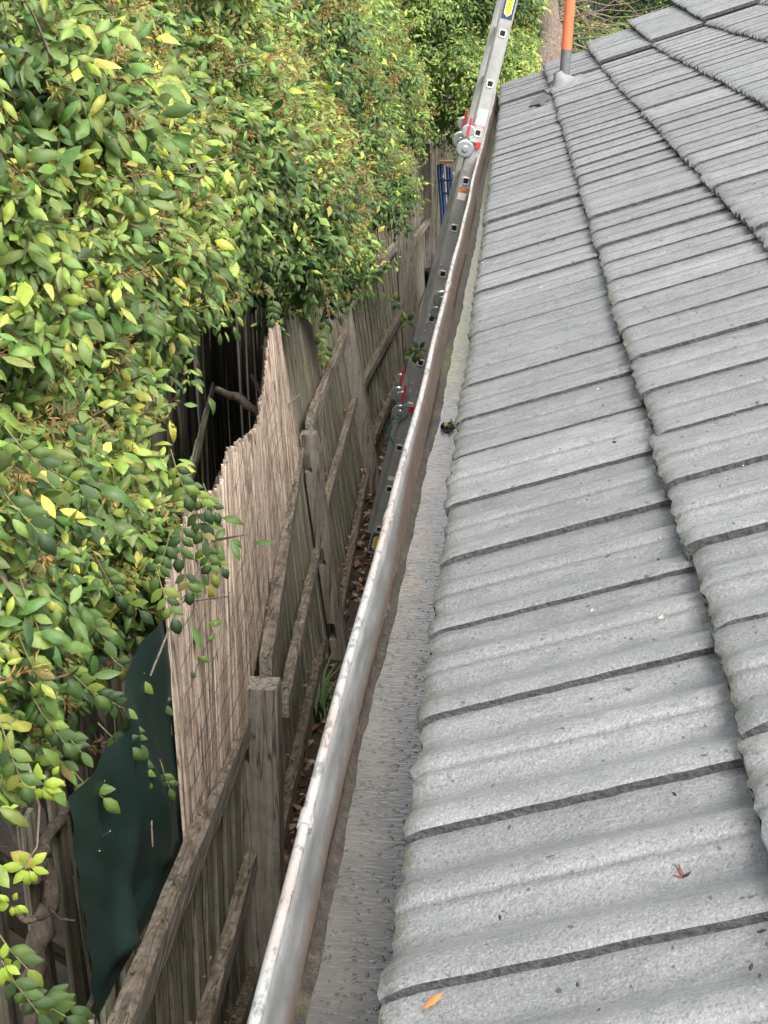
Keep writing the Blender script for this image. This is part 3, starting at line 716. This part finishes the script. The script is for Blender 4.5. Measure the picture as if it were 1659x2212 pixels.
# ------------------------------------------------------------------ blue folded ladders, purple tub, black bin
M_blue = plain('blue_paint', (.018, .052, .19), .4); M_pur = plain('purple_plastic', (.28, .10, .50), .5); M_blk = plain('black_plastic', (.015, .016, .02), .5)
bs = empty('blue_stepladder', (-.62, 17.2, GZ)); tag(bs, 'blue painted folded stepladders propped upright against the far fence', 'stepladder'); OB = Vector((-.62, 17.2, GZ))
for i, (a_, c_, mat) in enumerate((((946,356),(962,560),M_blue), ((952,352),(968,560),M_blue), ((958,352),(972,555),M_alu), ((966,360),(976,545),M_blue), ((972,362),(984,540),M_blue), ((949,350),(956,385),M_alu_b), ((978,372),(992,470),M_alu))):
    p0 = Vector(aty(*a_, 17.2+.04*i)); p1 = Vector(aty(*c_, 17.0+.04*i)); d = p1-p0
    if i in (0, 1, 3, 4): p1 = p0 + d*((GZ-p0.z)/d.z)
    mb = MB(); mb.tube([p0-OB, p1-OB], .022, 4); mb.obj('stile', mat, bs)
for i in range(6):
    p0 = Vector(aty(950+i*2.6, 390+i*28, 17.15)); mb = MB(); mb.tube([p0-OB, p0-OB+Vector((.16, 0, .01))], .012, 6); mb.obj('rung', M_alu_b if i == 3 else M_blue, bs)
p0 = Vector(aty(948, 352, 17.1)); mb = MB(); mb.box(p0.x-OB.x, p0.x-OB.x+.17, -.05, .03, p0.z-OB.z-.015, p0.z-OB.z+.02); mb.obj('top_step', plain('tan_step', (.5, .33, .15), .6), bs)
P = aty(941, 560, 16.3)
mb = MB(); mb.tube([(P[0]+.05, P[1], P[2]+dz_) for dz_ in (-.11, -.09, .02, .05, .06)], [.075, .095, .10, .08, .03], 16); tag(mb.obj('tub', M_pur), 'purple plastic tub on the dark bin behind the ladder', 'tub')
P2 = aty(938, 590, 16.3)
mb = MB(); zt = P[2]-.115
mb.tube([(P[0]+.06, 16.3, z) for z in (GZ, zt-.05, zt-.045, zt)], [.14, .17, .19, .185], 18); tag(mb.obj('bin', M_blk), 'black round bin standing at the end of the passage', 'bin')

# ------------------------------------------------------------------ foliage
LT_HI = (np.array([(0,0,0),(.22,.26,-.04),(.22,0,.03),(.22,-.26,-.04),(.52,.36,-.07),(.52,0,.03),(.52,-.36,-.07),(.80,.20,-.12),(.80,0,-.05),(.80,-.20,-.12),(1,0,-.17)]),
         [(0,2,1),(0,3,2),(1,2,5,4),(2,3,6,5),(4,5,8,7),(5,6,9,8),(7,8,10),(8,9,10)])
LT_LO = (np.array([(0,0,0),(.42,.36,-.05),(.45,0,.05),(.42,-.36,-.05),(1,0,-.14)]), [(0,2,1),(0,3,2),(1,2,4),(2,3,4)])
LT_FLAT = (np.array([(0,0,0),(.45,.36,0),(.45,-.36,0),(1,0,0)]), [(0,2,3,1)])
def leaves_mesh(name, pos, dr, nr, size, col, T, mat, wscale=.40):
    tv, tf = T; n = len(pos)
    dr = dr/np.linalg.norm(dr, axis=1, keepdims=True)
    sd_ = np.cross(nr, dr); sd_ /= (np.linalg.norm(sd_, axis=1, keepdims=True)+1e-9); up = np.cross(dr, sd_)
    L = size[:, None, None]; cur = rng.uniform(.2, 3.4, (n, 1, 1))
    V = pos[:, None, :] + L*(tv[None, :, 0:1]*dr[:, None, :] + tv[None, :, 1:2]*wscale*2*.8*sd_[:, None, :]*rng.uniform(.8, 1.15, (n, 1, 1)) + tv[None, :, 2:3]*cur*up[:, None, :])
    k = len(tv); V = V.reshape(-1, 3)
    loops = []; starts = []; tot = []; c = 0
    fl_ = np.concatenate([np.array(f) for f in tf]); per = [len(f) for f in tf]
    loops = (fl_[None, :] + (np.arange(n)*k)[:, None]).reshape(-1)
    tot = np.tile(per, n); starts = np.concatenate([[0], np.cumsum(tot)[:-1]])
    me = bpy.data.meshes.new(name); me.vertices.add(len(V)); me.vertices.foreach_set('co', V.astype(np.float32).ravel())
    me.loops.add(len(loops)); me.loops.foreach_set('vertex_index', loops.astype(np.int32))
    me.polygons.add(len(tot)); me.polygons.foreach_set('loop_start', starts.astype(np.int32)); me.polygons.foreach_set('loop_total', tot.astype(np.int32))
    me.polygons.foreach_set('use_smooth', np.ones(len(tot), bool))
    a_ = me.color_attributes.new('Col', 'FLOAT_COLOR', 'POINT')
    cc = np.ones((n, k, 4), np.float32); cc[:, :, :3] = col[:, None, :]
    a_.data.foreach_set('color', cc.ravel()); me.materials.append(mat); me.update(calc_edges=True); me.validate(); return me
DEEP, MID, LITE, YEL, BRN = map(np.array, ((.040,.086,.030), (.112,.190,.044), (.285,.372,.088), (.48,.54,.10), (.38,.24,.09)))
def unit(v): return v/(np.linalg.norm(v, axis=-1, keepdims=True)+1e-9)
STEMS = []
def sprays(clumps, per, lsize, light=.5, leaflets=5, yel=.08, jitter=1.0):
    """clumps: (x,y,z,r,shade). Returns pos, dir, normal, size, colour of leaflets set in pairs along drooping sprays."""
    C = np.array(clumps); idx = np.repeat(np.arange(len(C)), per); n = len(idx)
    o = unit(rng.normal(size=(n, 3)) + np.array([.55, -.75, .35])); rr = C[idx, 3]*rng.uniform(.45, 1.08, n)
    root = C[idx, :3] + o*rr[:, None]*np.array([1, 1, .9])
    ax = unit(o*.55 + rng.normal(size=(n, 3))*.55 + np.array([0, 0, -.25])); fs_ = rng.choice([.45, .65, .85, 1.0, 1.15, 1.35], n, p=[.15, .2, .25, .22, .13, .05]); ln = lsize*fs_*rng.uniform(1.2, 2.4, n)
    STEMS.append((root, ax, ln, lsize))
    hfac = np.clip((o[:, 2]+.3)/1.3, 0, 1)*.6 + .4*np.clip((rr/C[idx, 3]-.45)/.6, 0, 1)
    tone = rng.random(n)*.5 + .45*hfac + C[idx, 4]*.35 - .12 + .13*np.sin(root[:, 1]*1.7+root[:, 2]*2.9) + .10*np.sin(root[:, 1]*4.9-root[:, 2]*5.1)  # sine waves paint pale crests and shaded recesses into the leaf tone
    P, D, Nn, S, K = [], [], [], [], []
    for q in range(leaflets):
        t = (q//2+.6)/((leaflets+1)//2) if q < leaflets-1 else 1.0
        sgn = 0 if q == leaflets-1 else (1 if q % 2 else -1)
        nrm = unit(o*.5 + np.array([.1, -.35, .75]) + rng.normal(size=(n, 3))*.38*jitter)
        side = unit(np.cross(ax, nrm)); d = unit(ax*(.55 if sgn else 1) + side*sgn*.95 + np.array([0, 0, -.28]) + rng.normal(size=(n, 3))*.15)
        sg = ln*t; p = root + ax*sg[:, None] + np.array([0, 0, -1])*(sg**2/ (lsize*14))[:, None]
        s_ = lsize*fs_*rng.uniform(.8, 1.15, n)*(1.12 if sgn == 0 else 1)
        tn = np.clip(tone + rng.normal(size=n)*.10, 0, 1)[:, None]
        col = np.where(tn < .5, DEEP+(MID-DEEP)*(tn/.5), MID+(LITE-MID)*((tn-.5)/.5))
        yy_ = (rng.random(n) < yel*(.4+1.4*tn[:, 0]))[:, None]; col = np.where(yy_, YEL*rng.uniform(.6, 1.05, (n, 1)), col)
        col = col*rng.uniform(.85, 1.15, (n, 3))
        P.append(p); D.append(d); Nn.append(nrm); S.append(s_); K.append(col)
    return [np.concatenate(q) for q in (P, D, Nn, S, K)]
def tufts(clumps, per, nl=34, size=.021, rad_=.045):
    C = np.array(clumps); idx = np.repeat(np.arange(len(C)), per); n = len(idx)
    o = unit(rng.normal(size=(n, 3))*.7 + np.array([.45, -.6, .6])); root = C[idx, :3] + o*(C[idx, 3]*rng.uniform(.95, 1.18, n))[:, None]
    ax = unit(o + rng.normal(size=(n, 3))*.4 + np.array([0, 0, .5])); ii = np.repeat(np.arange(n), nl)
    t = rng.random(len(ii))*rad_*2.2; side = unit(rng.normal(size=(len(ii), 3)))
    P = root[ii] + ax[ii]*t[:, None] + side*(rng.random(len(ii))*rad_*.5)[:, None]
    D = unit(side + ax[ii]*.5); base = np.where((rng.random(n) < .6)[:, None], BRN, np.array([.30, .27, .06]))[ii]
    return [P, D, unit(rng.normal(size=(len(ii), 3)) + np.array([0, -.4, .8])), size*rng.uniform(.6, 1.3, len(ii)), base*rng.uniform(.6, 1.2, (len(ii), 1))]

ZLY = [2.0, 2.4, 2.83, 3.3, 3.6, 3.95, 4.0, 4.2, 4.45, 5.2, 5.9, 6.3, 6.9, 7.7, 8.6, 9.4, 11.0, 12.4, 13.5, 14.6, 16.5]
ZLZ = [-.52, -.60, -.78, -.98, -.95, -.70, -.60, -.40, -.20, -.28, -.40, -.46, -.40, -.74, -.84, -.68, -.76, -.70, -.62, -.60, -.6]
def zlow(y): return float(np.interp(y, ZLY, ZLZ))
def bulge(y, z): return .12*math.sin(y*1.9+z*2.1) + .09*math.sin(y*4.3-z*3+1) + .06*math.sin(z*6+y)
near, far = [], []
tries = 0
while tries < 1060:
    tries += 1
    y = 2.1 + (15.2-2.1)*random.random()**1.15; r_ = random.uniform(.13, .24) + .006*y
    zl_ = zlow(y) + r_*.55; z = random.uniform(zl_, 1.35)
    if math.sin(y*3.1+z*5.3)+math.sin(y*5.7-z*4.1+2) < -1.3 and z > zl_+.15: continue
    xs_ = -.98 - .30*max(0, z-.05)**1.2 + bulge(y, z) + (.06 if z < zl_+.25 else 0) - .012*max(0, y-9)
    if 3.95 < y < 7.0 and z < .12:
        xs_ = min(xs_, -1.0) - .05
        if z < zl_ + .05: continue
    sh = .5 + .5*math.sin(y*2.3+z*3.7) if random.random() < .6 else random.random()
    (near if y < 6.2 else far).append((xs_ - r_*.55 + random.uniform(-.05, .03), y, z, r_, sh))
hedge = empty('creeper_hedge', (-1.5, 7, GZ)); tag(hedge, 'big leafy green creeper spilling over the paling fence on the neighbour side', 'hedge')
def hp(o): o.parent = hedge; o.location = Vector((1.5, -7, -GZ)); return o
for nm_, cs, per, T in (('foliage', near, 84, LT_HI), ('foliage', far, 60, LT_LO)):
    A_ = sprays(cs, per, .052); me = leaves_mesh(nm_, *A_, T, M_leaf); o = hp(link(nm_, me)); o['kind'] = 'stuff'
A_ = tufts([c for c in near+far if random.random() < .8], 7); me = leaves_mesh('new_growth', *A_, LT_LO, M_leaf, .20); o = hp(link('new_growth', me)); o['kind'] = 'stuff'; o['label'] = 'feathery orange-brown young shoots'
rt_ = np.concatenate([a_[0] for a_ in STEMS]); ax_ = np.concatenate([a_[1] for a_ in STEMS]); ln_ = np.concatenate([a_[2] for a_ in STEMS])
kk = rt_[:, 1] < 8; rt_, ax_, ln_ = rt_[kk], ax_[kk], ln_[kk]
A_ = [rt_ - ax_*(ln_*.6)[:, None], ax_, unit(rng.normal(size=rt_.shape)), ln_*1.6, np.array([.16, .12, .07])*rng.uniform(.5, 1.5, (len(rt_), 1))]
me = leaves_mesh('stems', *A_, LT_FLAT, M_leaf, .045); o = hp(link('stems', me)); o['kind'] = 'stuff'
# long leading shoots reaching out of the mass
sh_ = []
for c in random.sample(near, 150) + random.sample(far, 130):
    d = Vector((random.uniform(-.1, .9), random.uniform(-.9, .1), random.uniform(-.5, .8))).normalized(); p = Vector(c[:3]) + d*c[3]*.8; q_ = [p]
    for k in range(4): d = (d + Vector((random.uniform(-.2,.2), random.uniform(-.2,.2), -.16+random.uniform(-.1,.1)))).normalized(); q_.append(q_[-1] + d*random.uniform(.04, .07))
    sh_.append(q_)
mb = MB(); lc = []
for q_ in sh_:
    mb.tube(q_, [.0028, .0024, .002, .0016, .001], 4, 0, False)
    for k in range(1, 5): lc.append((q_[k].x, q_[k].y, q_[k].z, .022, random.uniform(.2, 1.2)))
o = hp(mb.obj('leading_shoots', M_bark)); o['kind'] = 'stuff'
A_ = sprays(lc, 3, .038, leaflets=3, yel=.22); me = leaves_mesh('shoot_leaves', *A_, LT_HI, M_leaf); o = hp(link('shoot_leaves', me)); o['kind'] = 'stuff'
# inner leaves, further into the hedge, colour darkened for its shaded interior
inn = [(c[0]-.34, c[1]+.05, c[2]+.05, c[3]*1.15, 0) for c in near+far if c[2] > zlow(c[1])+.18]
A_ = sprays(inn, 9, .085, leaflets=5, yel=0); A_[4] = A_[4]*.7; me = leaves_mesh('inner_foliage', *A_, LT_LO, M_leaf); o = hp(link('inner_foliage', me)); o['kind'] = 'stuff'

def branch(pts, rads, par, name='branch', mat=None, n=8):
    P = [Vector(p) for p in pts]; out = []; ro = []
    for i in range(len(P)-1):
        for k in range(5):
            t = k/5; j = Vector((random.uniform(-1,1), random.uniform(-1,1), random.uniform(-1,1)))*rads[i]*.35
            out.append(P[i].lerp(P[i+1], t)+(j if k else Vector())); ro.append((rads[i]+(rads[i+1]-rads[i])*t)*random.uniform(.85, 1.15))
    out.append(P[-1]); ro.append(rads[-1]); mb = MB(); mb.tube(out, ro, n); o = mb.obj(name, mat or M_bark); 
    return par(o)
# visible limbs (world points read off the fence line)
branch([atx(470,842,-1.25), atx(520,862,-1.1), atx(560,892,-1.0), atx(592,908,-.93)], [.016,.019,.02,.016], hp)
branch([atx(545,812,-1.2), atx(575,870,-1.05), atx(592,905,-.95)], [.012,.014,.014], hp)
branch([atx(500,1010,-1.1), atx(560,930,-1.0), atx(650,850,-.9)], [.005,.006,.004], hp)
branch([atx(245,1270,-1.2), atx(290,1320,-1.02), atx(322,1335,-.95), atx(325,1390,-.98), atx(330,1500,-1.0)], [.022,.028,.034,.03,.026], hp, 'trunk')
branch([atx(330,1400,-.97), atx(375,1380,-.86)], [.012,.007], hp)
branch([atx(300,1130,-1.1), atx(335,1200,-1.0), atx(345,1330,-1.0), atx(340,1500,-1.05)], [.02,.022,.026,.028], hp, 'trunk')
branch([atx(10,1760,-1.2), atx(60,1830,-1.0), atx(110,1900,-.95), atx(95,2010,-.95), atx(60,2120,-1.0), atx(70,2230,-1.0)], [.012,.018,.024,.030,.026,.02], hp, 'trunk')
branch([atx(150,1740,-1.0), atx(95,1820,-.98), atx(75,1900,-.95)], [.014,.017,.015], hp)
branch([atx(20,1960,-1.0), atx(60,1990,-.9), atx(110,1975,-.9)], [.006,.008,.005], hp)
for q in (((150,1850,-.9),(190,1830,-.8),(238,1795,-.72)), ((165,1870,-.9),(200,1850,-.8),(215,1838,-.74)), ((110,1965,-.9),(130,1985,-.85),(160,1988,-.8)), ((60,1650,-.8),(85,1740,-.76),(80,1830,-.76),(30,1900,-.78)), ((300,1650,-.8),(322,1700,-.74),(330,1830,-.70)),
          ((690,1120,-.8),(700,780,-.8),(722,800,-.78)), ((325,1460,-.72),(390,1300,-.67),(495,1288,-.66))):
    branch([atx(*a_) for a_ in q], [.0032, .0028, .0022, .0018][:len(q)], hp, 'twig', n=5)
for _ in range(70):
    c = random.choice(near+far[:200]); P = Vector(c[:3]) + Vector((c[3]*.9, -c[3]*.4, c[3]*.3)); d = Vector((random.uniform(-.5,.6), random.uniform(-.6,.3), random.uniform(-1,1))).normalized()
    branch([P, P+d*.10, P+d*.2+Vector((0,0,-.02))], [.0035,.003,.002], hp, 'twig', n=5)

M_stem = plain('green_stem', (.16, .15, .06), .6)
# single large leaves nearest the camera
lms = []
for s_ in range(4):
    mb = MB(); tv, tf = LT_HI; cu = [.6, 1.6, 2.6, 3.6][s_]
    vs = [(a_[0], a_[1]*.66*(1+.1*s_), a_[2]*cu) for a_ in tv]; mb.add(vs, tf, 0, True); lms.append(mb.mesh('leaf', M_leaf1))
M_lime = NM('leaf_lime'); M_lime = leaf_mat('leaf_lime_young', False)
for nd in M_lime.node_tree.nodes:
    if nd.type == 'VALTORGB' and len(nd.color_ramp.elements) == 5:
        for e_, c in zip(nd.color_ramp.elements, ((.30,.42,.05), (.34,.46,.06), (.38,.50,.07), (.40,.50,.08), (.36,.48,.05))): e_.color = c + (1,)
lml = []
for me in lms:
    m2 = me.copy(); m2.materials.clear(); m2.materials.append(M_lime); lml.append(m2)
def leaf_at(P, d, nrm, size, lime=False):
    size *= .88
    d = Vector(d).normalized(); nrm = Vector(nrm); s_ = nrm.cross(d).normalized(); u_ = d.cross(s_)
    o = link('leaf', random.choice(lml if lime else lms), hedge)
    mm = Matrix(((d.x, s_.x, u_.x, P[0]+1.5), (d.y, s_.y, u_.y, P[1]-7), (d.z, s_.z, u_.z, P[2]-GZ), (0,0,0,1)))
    o.matrix_local = mm @ Matrix.Scale(size, 4)
def whorl(px, py2, X, n, size, lime=False, droop=.2, spread=1.0):
    c = Vector(atx(px, py2, X))
    for k in range(n):
        a_ = 2*math.pi*k/n + random.uniform(-.4, .4)
        d = Vector((math.cos(a_)*spread, -.25+random.uniform(-.3,.3), math.sin(a_)*spread - droop)); 
        leaf_at(c + d.normalized()*.008, d, Vector((.15, -1, .55)) + Vector((random.uniform(-.4,.4), random.uniform(-.3,.3), random.uniform(-.3,.3))), size*random.uniform(.75, 1.1), lime)
# lime-green shoots and hanging sprays at the lower left
for q in ((60,1872,-.74,7,.042,1), (28,1950,-.73,6,.034,1), (5,2080,-.72,7,.045,1), (85,1695,-.75,8,.040,1), (110,1680,-.75,5,.032,1), (130,1640,-.78,5,.05,0)): whorl(*q[:5], lime=bool(q[5]), droop=.35)
def pinn(px, py2, X, ang, pairs, size, lime=False):
    c = Vector(atx(px, py2, X)); ax = Vector((math.cos(ang)*.9, -.15, math.sin(ang)*.9))
    for k in range(pairs):
        for sgn in (1, -1):
            d = ax*.45 + Vector((-math.sin(ang)*sgn, -.1, math.cos(ang)*sgn)) + Vector((0, 0, -.35))
            leaf_at(c + ax*size*.55*k, d, Vector((random.uniform(-.3,.5), -1, random.uniform(.2,.9))), size*random.uniform(.8, 1.1), lime)
    tw_ = MB(); tw_.tube([c - ax*size*.8 + Vector((0, 0, .012)), c, c + ax*size*.3*pairs, c + ax*size*.55*pairs], [.0018, .0016, .0013, .001], 5); hp(tw_.obj('twig', M_stem))
    leaf_at(c + ax*size*.55*pairs, ax+Vector((0,0,-.2)), Vector((.2,-1,.5)), size*1.1, lime)
for q in ((300,1640,-.74,-1.3,2,.052), (285,1625,-.75,-1.9,2,.05), (355,1672,-.72,-1.2,2,.040), (270,1555,-.76,-1.0,3,.045), (240,1590,-.77,-.5,2,.05), (180,1690,-.78,-.6,2,.055), (60,2150,-.74,-.4,3,.055),
          (100,2160,-.73,-.2,2,.05), (30,2120,-.75,-.9,3,.05), (20,2050,-.76,-.8,2,.05), (425,1110,-.67,-1.3,3,.05), (450,1075,-.67,-1.1,2,.042), (395,1140,-.66,-1.7,3,.05), (465,1200,-.67,-1.0,2,.04), (380,1010,-.70,-1.2,3,.05), (400,1240,-.66,-1.4,2,.045), (350,1270,-.66,-1.2,3,.05), (360,1180,-.66,-1.9,3,.05), (440,1185,-.67,-1.2,3,.048), (410,1045,-.68,-1.0,3,.05), (180,1030,-.86,-1.4,3,.05),
          (330,1500,-.78,-.7,2,.04), (370,1440,-.78,-.2,2,.038), (700,690,-.83,-1.5,3,.05), (690,720,-.82,-1.4,2,.05), (705,745,-.8,-1.7,3,.055), (590,650,-.9,-1.6,3,.05), (350,1060,-.86,-.6,3,.052),
          (120,1180,-.85,-2.6,3,.055), (220,1230,-.86,-1.0,3,.05), (60,1300,-.84,-1.2,3,.055), (265,1290,-.85,-.6,2,.055), (180,1320,-.84,-.9,3,.055), (20,1080,-.86,-.8,3,.058), (100,1010,-.88,-.4,3,.055),
          (40,960,-.88,-.7,3,.052), (150,920,-.9,-1.1,3,.05), (260,1000,-.9,-.8,3,.05), (60,1420,-.82,-1.1,3,.055), (150,1450,-.82,-.7,3,.052), (250,1430,-.82,-.6,3,.05), (210,1500,-.8,-.4,3,.045), (90,1540,-.8,-.9,3,.05),
          (20,1620,-.79,-1.2,3,.05), (145,1590,-.79,-.8,2,.045)): pinn(*q)
# hanging strand in front of the third post
for i, (a_, c_) in enumerate(((780,600),(862,505),(776,540),(856,655),(893,765))[:0]): pass
branch([aty(785,520,9.4), aty(776,600,9.4), aty(790,660,9.4), aty(800,700,9.4)], [.003,.003,.003,.002], hp, 'twig', n=5)
for px, py2, Y in ((776,540,9.4), (775,600,9.4), (795,625,9.4), (856,652,9.2), (893,765,8.6), (905,755,8.6), (880,695,9.0), (830,440,10.5), (795,455,10)):
    whorl(px, py2, atx_ := float(aty(px, py2, Y)[0]), 7, .060, droop=.1)

# far bush closing the view at the end of the passage
def bushwall(name, label, xr, zr, Y, depth, n, r0, r1, per, ls, yel, cat, shade=(0, 1), T=LT_LO, trunk=None, darken=1, zfun=None):
    cs = []
    for _ in range(n):
        x = random.uniform(*xr); z = random.uniform(*zr); r_ = random.uniform(r0, r1)
        if zfun and not zfun(x, z, r_): continue
        cs.append((x, Y + depth*random.random() + .25*math.sin(x*4+z*3), z, r_, random.uniform(*shade)))
    root = empty(name, (sum(xr)/2, Y+depth, GZ)); tag(root, label, cat)
    A_ = sprays(cs, per, ls, yel=yel); A_[4] = A_[4]*darken
    o = link('crown', leaves_mesh('crown', *A_, T, M_leaf), root); o['kind'] = 'stuff'; o.location = -Vector(root.location)
    if trunk:
        mb = MB(); mb.tube([Vector((trunk[0]+.05*math.sin(z*2), trunk[1], z))-Vector(root.location) for z in np.linspace(GZ, trunk[2], 8)], [trunk[3]*(1-.3*i/7) for i in range(8)], 12); mb.obj('trunk', M_bark, root)
    return root, cs
_, cs2 = bushwall('evergreen_bush', 'dense evergreen bush hanging over the far end of the fence', (-1.75, .10), (-.78, 1.5), 15.6, .7, 300, .14, .26, 60, .050, .08, 'bush', (.3, 1.1), trunk=(-1.1, 16.6, .2, .07),
         zfun=lambda x, z, r_: z - r_*.9 > np.interp(x, [-1.7, -1.1, -.4, .1], [-.62, -.70, -.86, -.62]))
bushwall('pale_bush', 'yellow-green bush beside the roof corner right of the ladder', (-.10, .26), (-.30, 1.5), 16.3, .5, 90, .10, .17, 60, .050, .35, 'bush', (.7, 1.3), trunk=(.05, 16.9, .6, .05), zfun=lambda x, z, r_: True)
bushwall('dark_tree', 'dark green trees far behind the roof edge', (.2, 6.5), (-1.5, 3.4), 27, 2.5, 420, .25, .5, 40, .10, .03, 'tree', (0, .6), trunk=(3.0, 29.5, 2.5, .2), darken=.75)
# bare-branched tree with a thick trunk
tr = empty('bare_tree', (.62, 23, GZ)); tag(tr, 'thick pale trunk and bare tangled twigs behind the orange pipe', 'tree'); 
def tp(o): o.parent = tr; o.location = -Vector(tr.location); return o
branch([(.60,23,GZ), (.62,23,-.5), (.60,23.1,.8), (.52,23.2,2.5)], [.26,.23,.22,.16], tp, 'trunk', n=14)
for i in range(46):
    z = random.uniform(-.2, 1.3); x0 = .75; a_ = random.uniform(-.5, .6); L = random.uniform(.6, 1.9)
    p = Vector((x0, 22.9, z)); d = Vector((math.cos(a_), random.uniform(-.3,.2), math.sin(a_)*.8)); pts_ = [p]
    for k in range(4):
        d = (d + Vector((random.uniform(-.3,.3), random.uniform(-.3,.3), random.uniform(-.5,.4)))).normalized(); pts_.append(pts_[-1]+d*L/4)
    branch(pts_, [.014,.011,.008,.006,.004], tp, 'twig', plain('twig_bark', (.22,.17,.11), .8) if i == 0 else bpy.data.materials['twig_bark'], n=5)
# second leafy layer low between pipe and roof edge
bushwall('olive_bush', 'olive green bush low behind the bare twigs and roof edge', (1.0, 3.6), (-.9, .30), 24.0, 1.2, 120, .15, .32, 34, .06, .10, 'bush', (.2, .9), trunk=(1.8, 25, 0, .06), zfun=lambda x, z, r_: random.random() < .75)

# ------------------------------------------------------------------ weeds by the fence foot
def weed(px, py2, n, h, lab):
    P = at(px, py2, 2, GZ); mb = MB()
    for i in range(n):
        a_ = random.uniform(0, 6.28); L = h*random.uniform(.5, 1.1); d = Vector((math.cos(a_), math.sin(a_), 0)); w_ = d.cross(Vector((0,0,1)))*.006
        p0 = Vector((P[0]-.05, P[1], GZ)) + d*random.uniform(0, .05); pts_ = [p0, p0+d*L*.25+Vector((0,0,L*.6)), p0+d*L*.7+Vector((0,0,L*.75)), p0+d*L*1.05+Vector((0,0,L*.55))]
        mb.add([pts_[0]-w_, pts_[0]+w_, pts_[1]-w_, pts_[1]+w_, pts_[2]-w_*.7, pts_[2]+w_*.7, pts_[3]], [(0,1,3,2),(2,3,5,4),(4,5,6)], 0, True)
    tag(mb.obj('grass_tuft', plain('grass_blade', (.09, .15, .05), .5)), lab, 'grass tuft')
weed(705, 1560, 46, .34, 'arching grass tuft at the foot of the leaning post'); weed(880, 1190, 20, .16, 'small weeds beside the ladder foot')

# ------------------------------------------------------------------ bits lying on the roof
def onroof(px, py2, n=.03):
    d = ray(px, py2); t = ((NN*n - CAM) @ NN)/(d @ NN); return CAM + d*t
P = Vector(onroof(938, 2172, -.006)); mb = MB(); tv, tf = LT_HI
ax = Vector((-.75, -.45, -.28)).normalized(); nr = Vector(NN); sd_ = nr.cross(ax).normalized()
mb.add([P + ax*(a_[0]-.5)*.027 + sd_*a_[1]*.018 + nr*(a_[2]*.03+.008) for a_ in tv], tf, 0, True)
tag(mb.obj('orange_leaf', plain('orange_leaf_skin', (.42, .17, .05), .5)), 'curled orange leaf lying on the lowest roof tile near the gutter', 'leaf')
P = Vector(onroof(1475, 1893, -.012)); mb = MB()
for i in range(5):
    d = Vector((random.uniform(-1,1), random.uniform(-1,1), random.uniform(0,.8))).normalized(); mb.tube([P, P+d*.006, P+d*.012+Vector((0,0,.002))], [.0018,.0016,.0008], 5)
tag(mb.obj('withered_bud', plain('withered_brown', (.10, .035, .025), .6)), 'shrivelled dark red bud on the bare tile', 'bud')
P = Vector(onroof(1425, 1335, -.015)); mb = MB()
for i in range(6):
    d = Vector((random.uniform(-.5,1), random.uniform(-1,1), random.uniform(.1,.6))).normalized(); mb.tube([P, P+d*.003, P+d*.006], [.0018,.0014,.0007], 5)
tag(mb.obj('dry_husk', plain('husk_cream', (.55, .45, .3), .7)), 'small cream coloured dry husk caught in a web on the tiles', 'husk')
mb = MB(); P = Vector(onroof(985, 1292, -.012))
for i in range(40):
    q = P + Vector(U)*random.uniform(-.018,.018) + Vector((0, random.uniform(-.018,.018), 0)); s_ = random.uniform(.001, .0035)
    mb.tube([q, q+nr*s_], [s_, s_*.4], 5)
tag(mb.obj('moss_patch', plain('moss', (.10, .11, .055), .9)), 'little cushion of grey-green moss on a tile by the gutter', 'moss')
mb = MB(); 
for i in range(520):
    u_ = random.uniform(.01, 1.9); y_ = 1.1 + 9*random.random()**1.5
    q = Vector(U*u_ + NN*(-.034 + .031*(1-(u_ % G)/G) + .006)) + Vector((0, y_, 0)); s_ = random.uniform(.0007, .0022)
    d = (Vector(U)*random.uniform(-1,1) + Vector((0, random.uniform(-1,1), 0))).normalized()*s_*random.uniform(1, 2.6)
    mb.tube([q-d, q, q+d], [s_*.4, s_, s_*.4], 5, 0 if random.random() < .86 else 1)
tag(mb.obj('grit', [plain('dark_grit', (.02, .018, .016), .8), plain('pale_grit', (.6, .55, .45), .8)]), 'dark specks of grit and droppings scattered over the tiles', 'grit', kind='stuff')
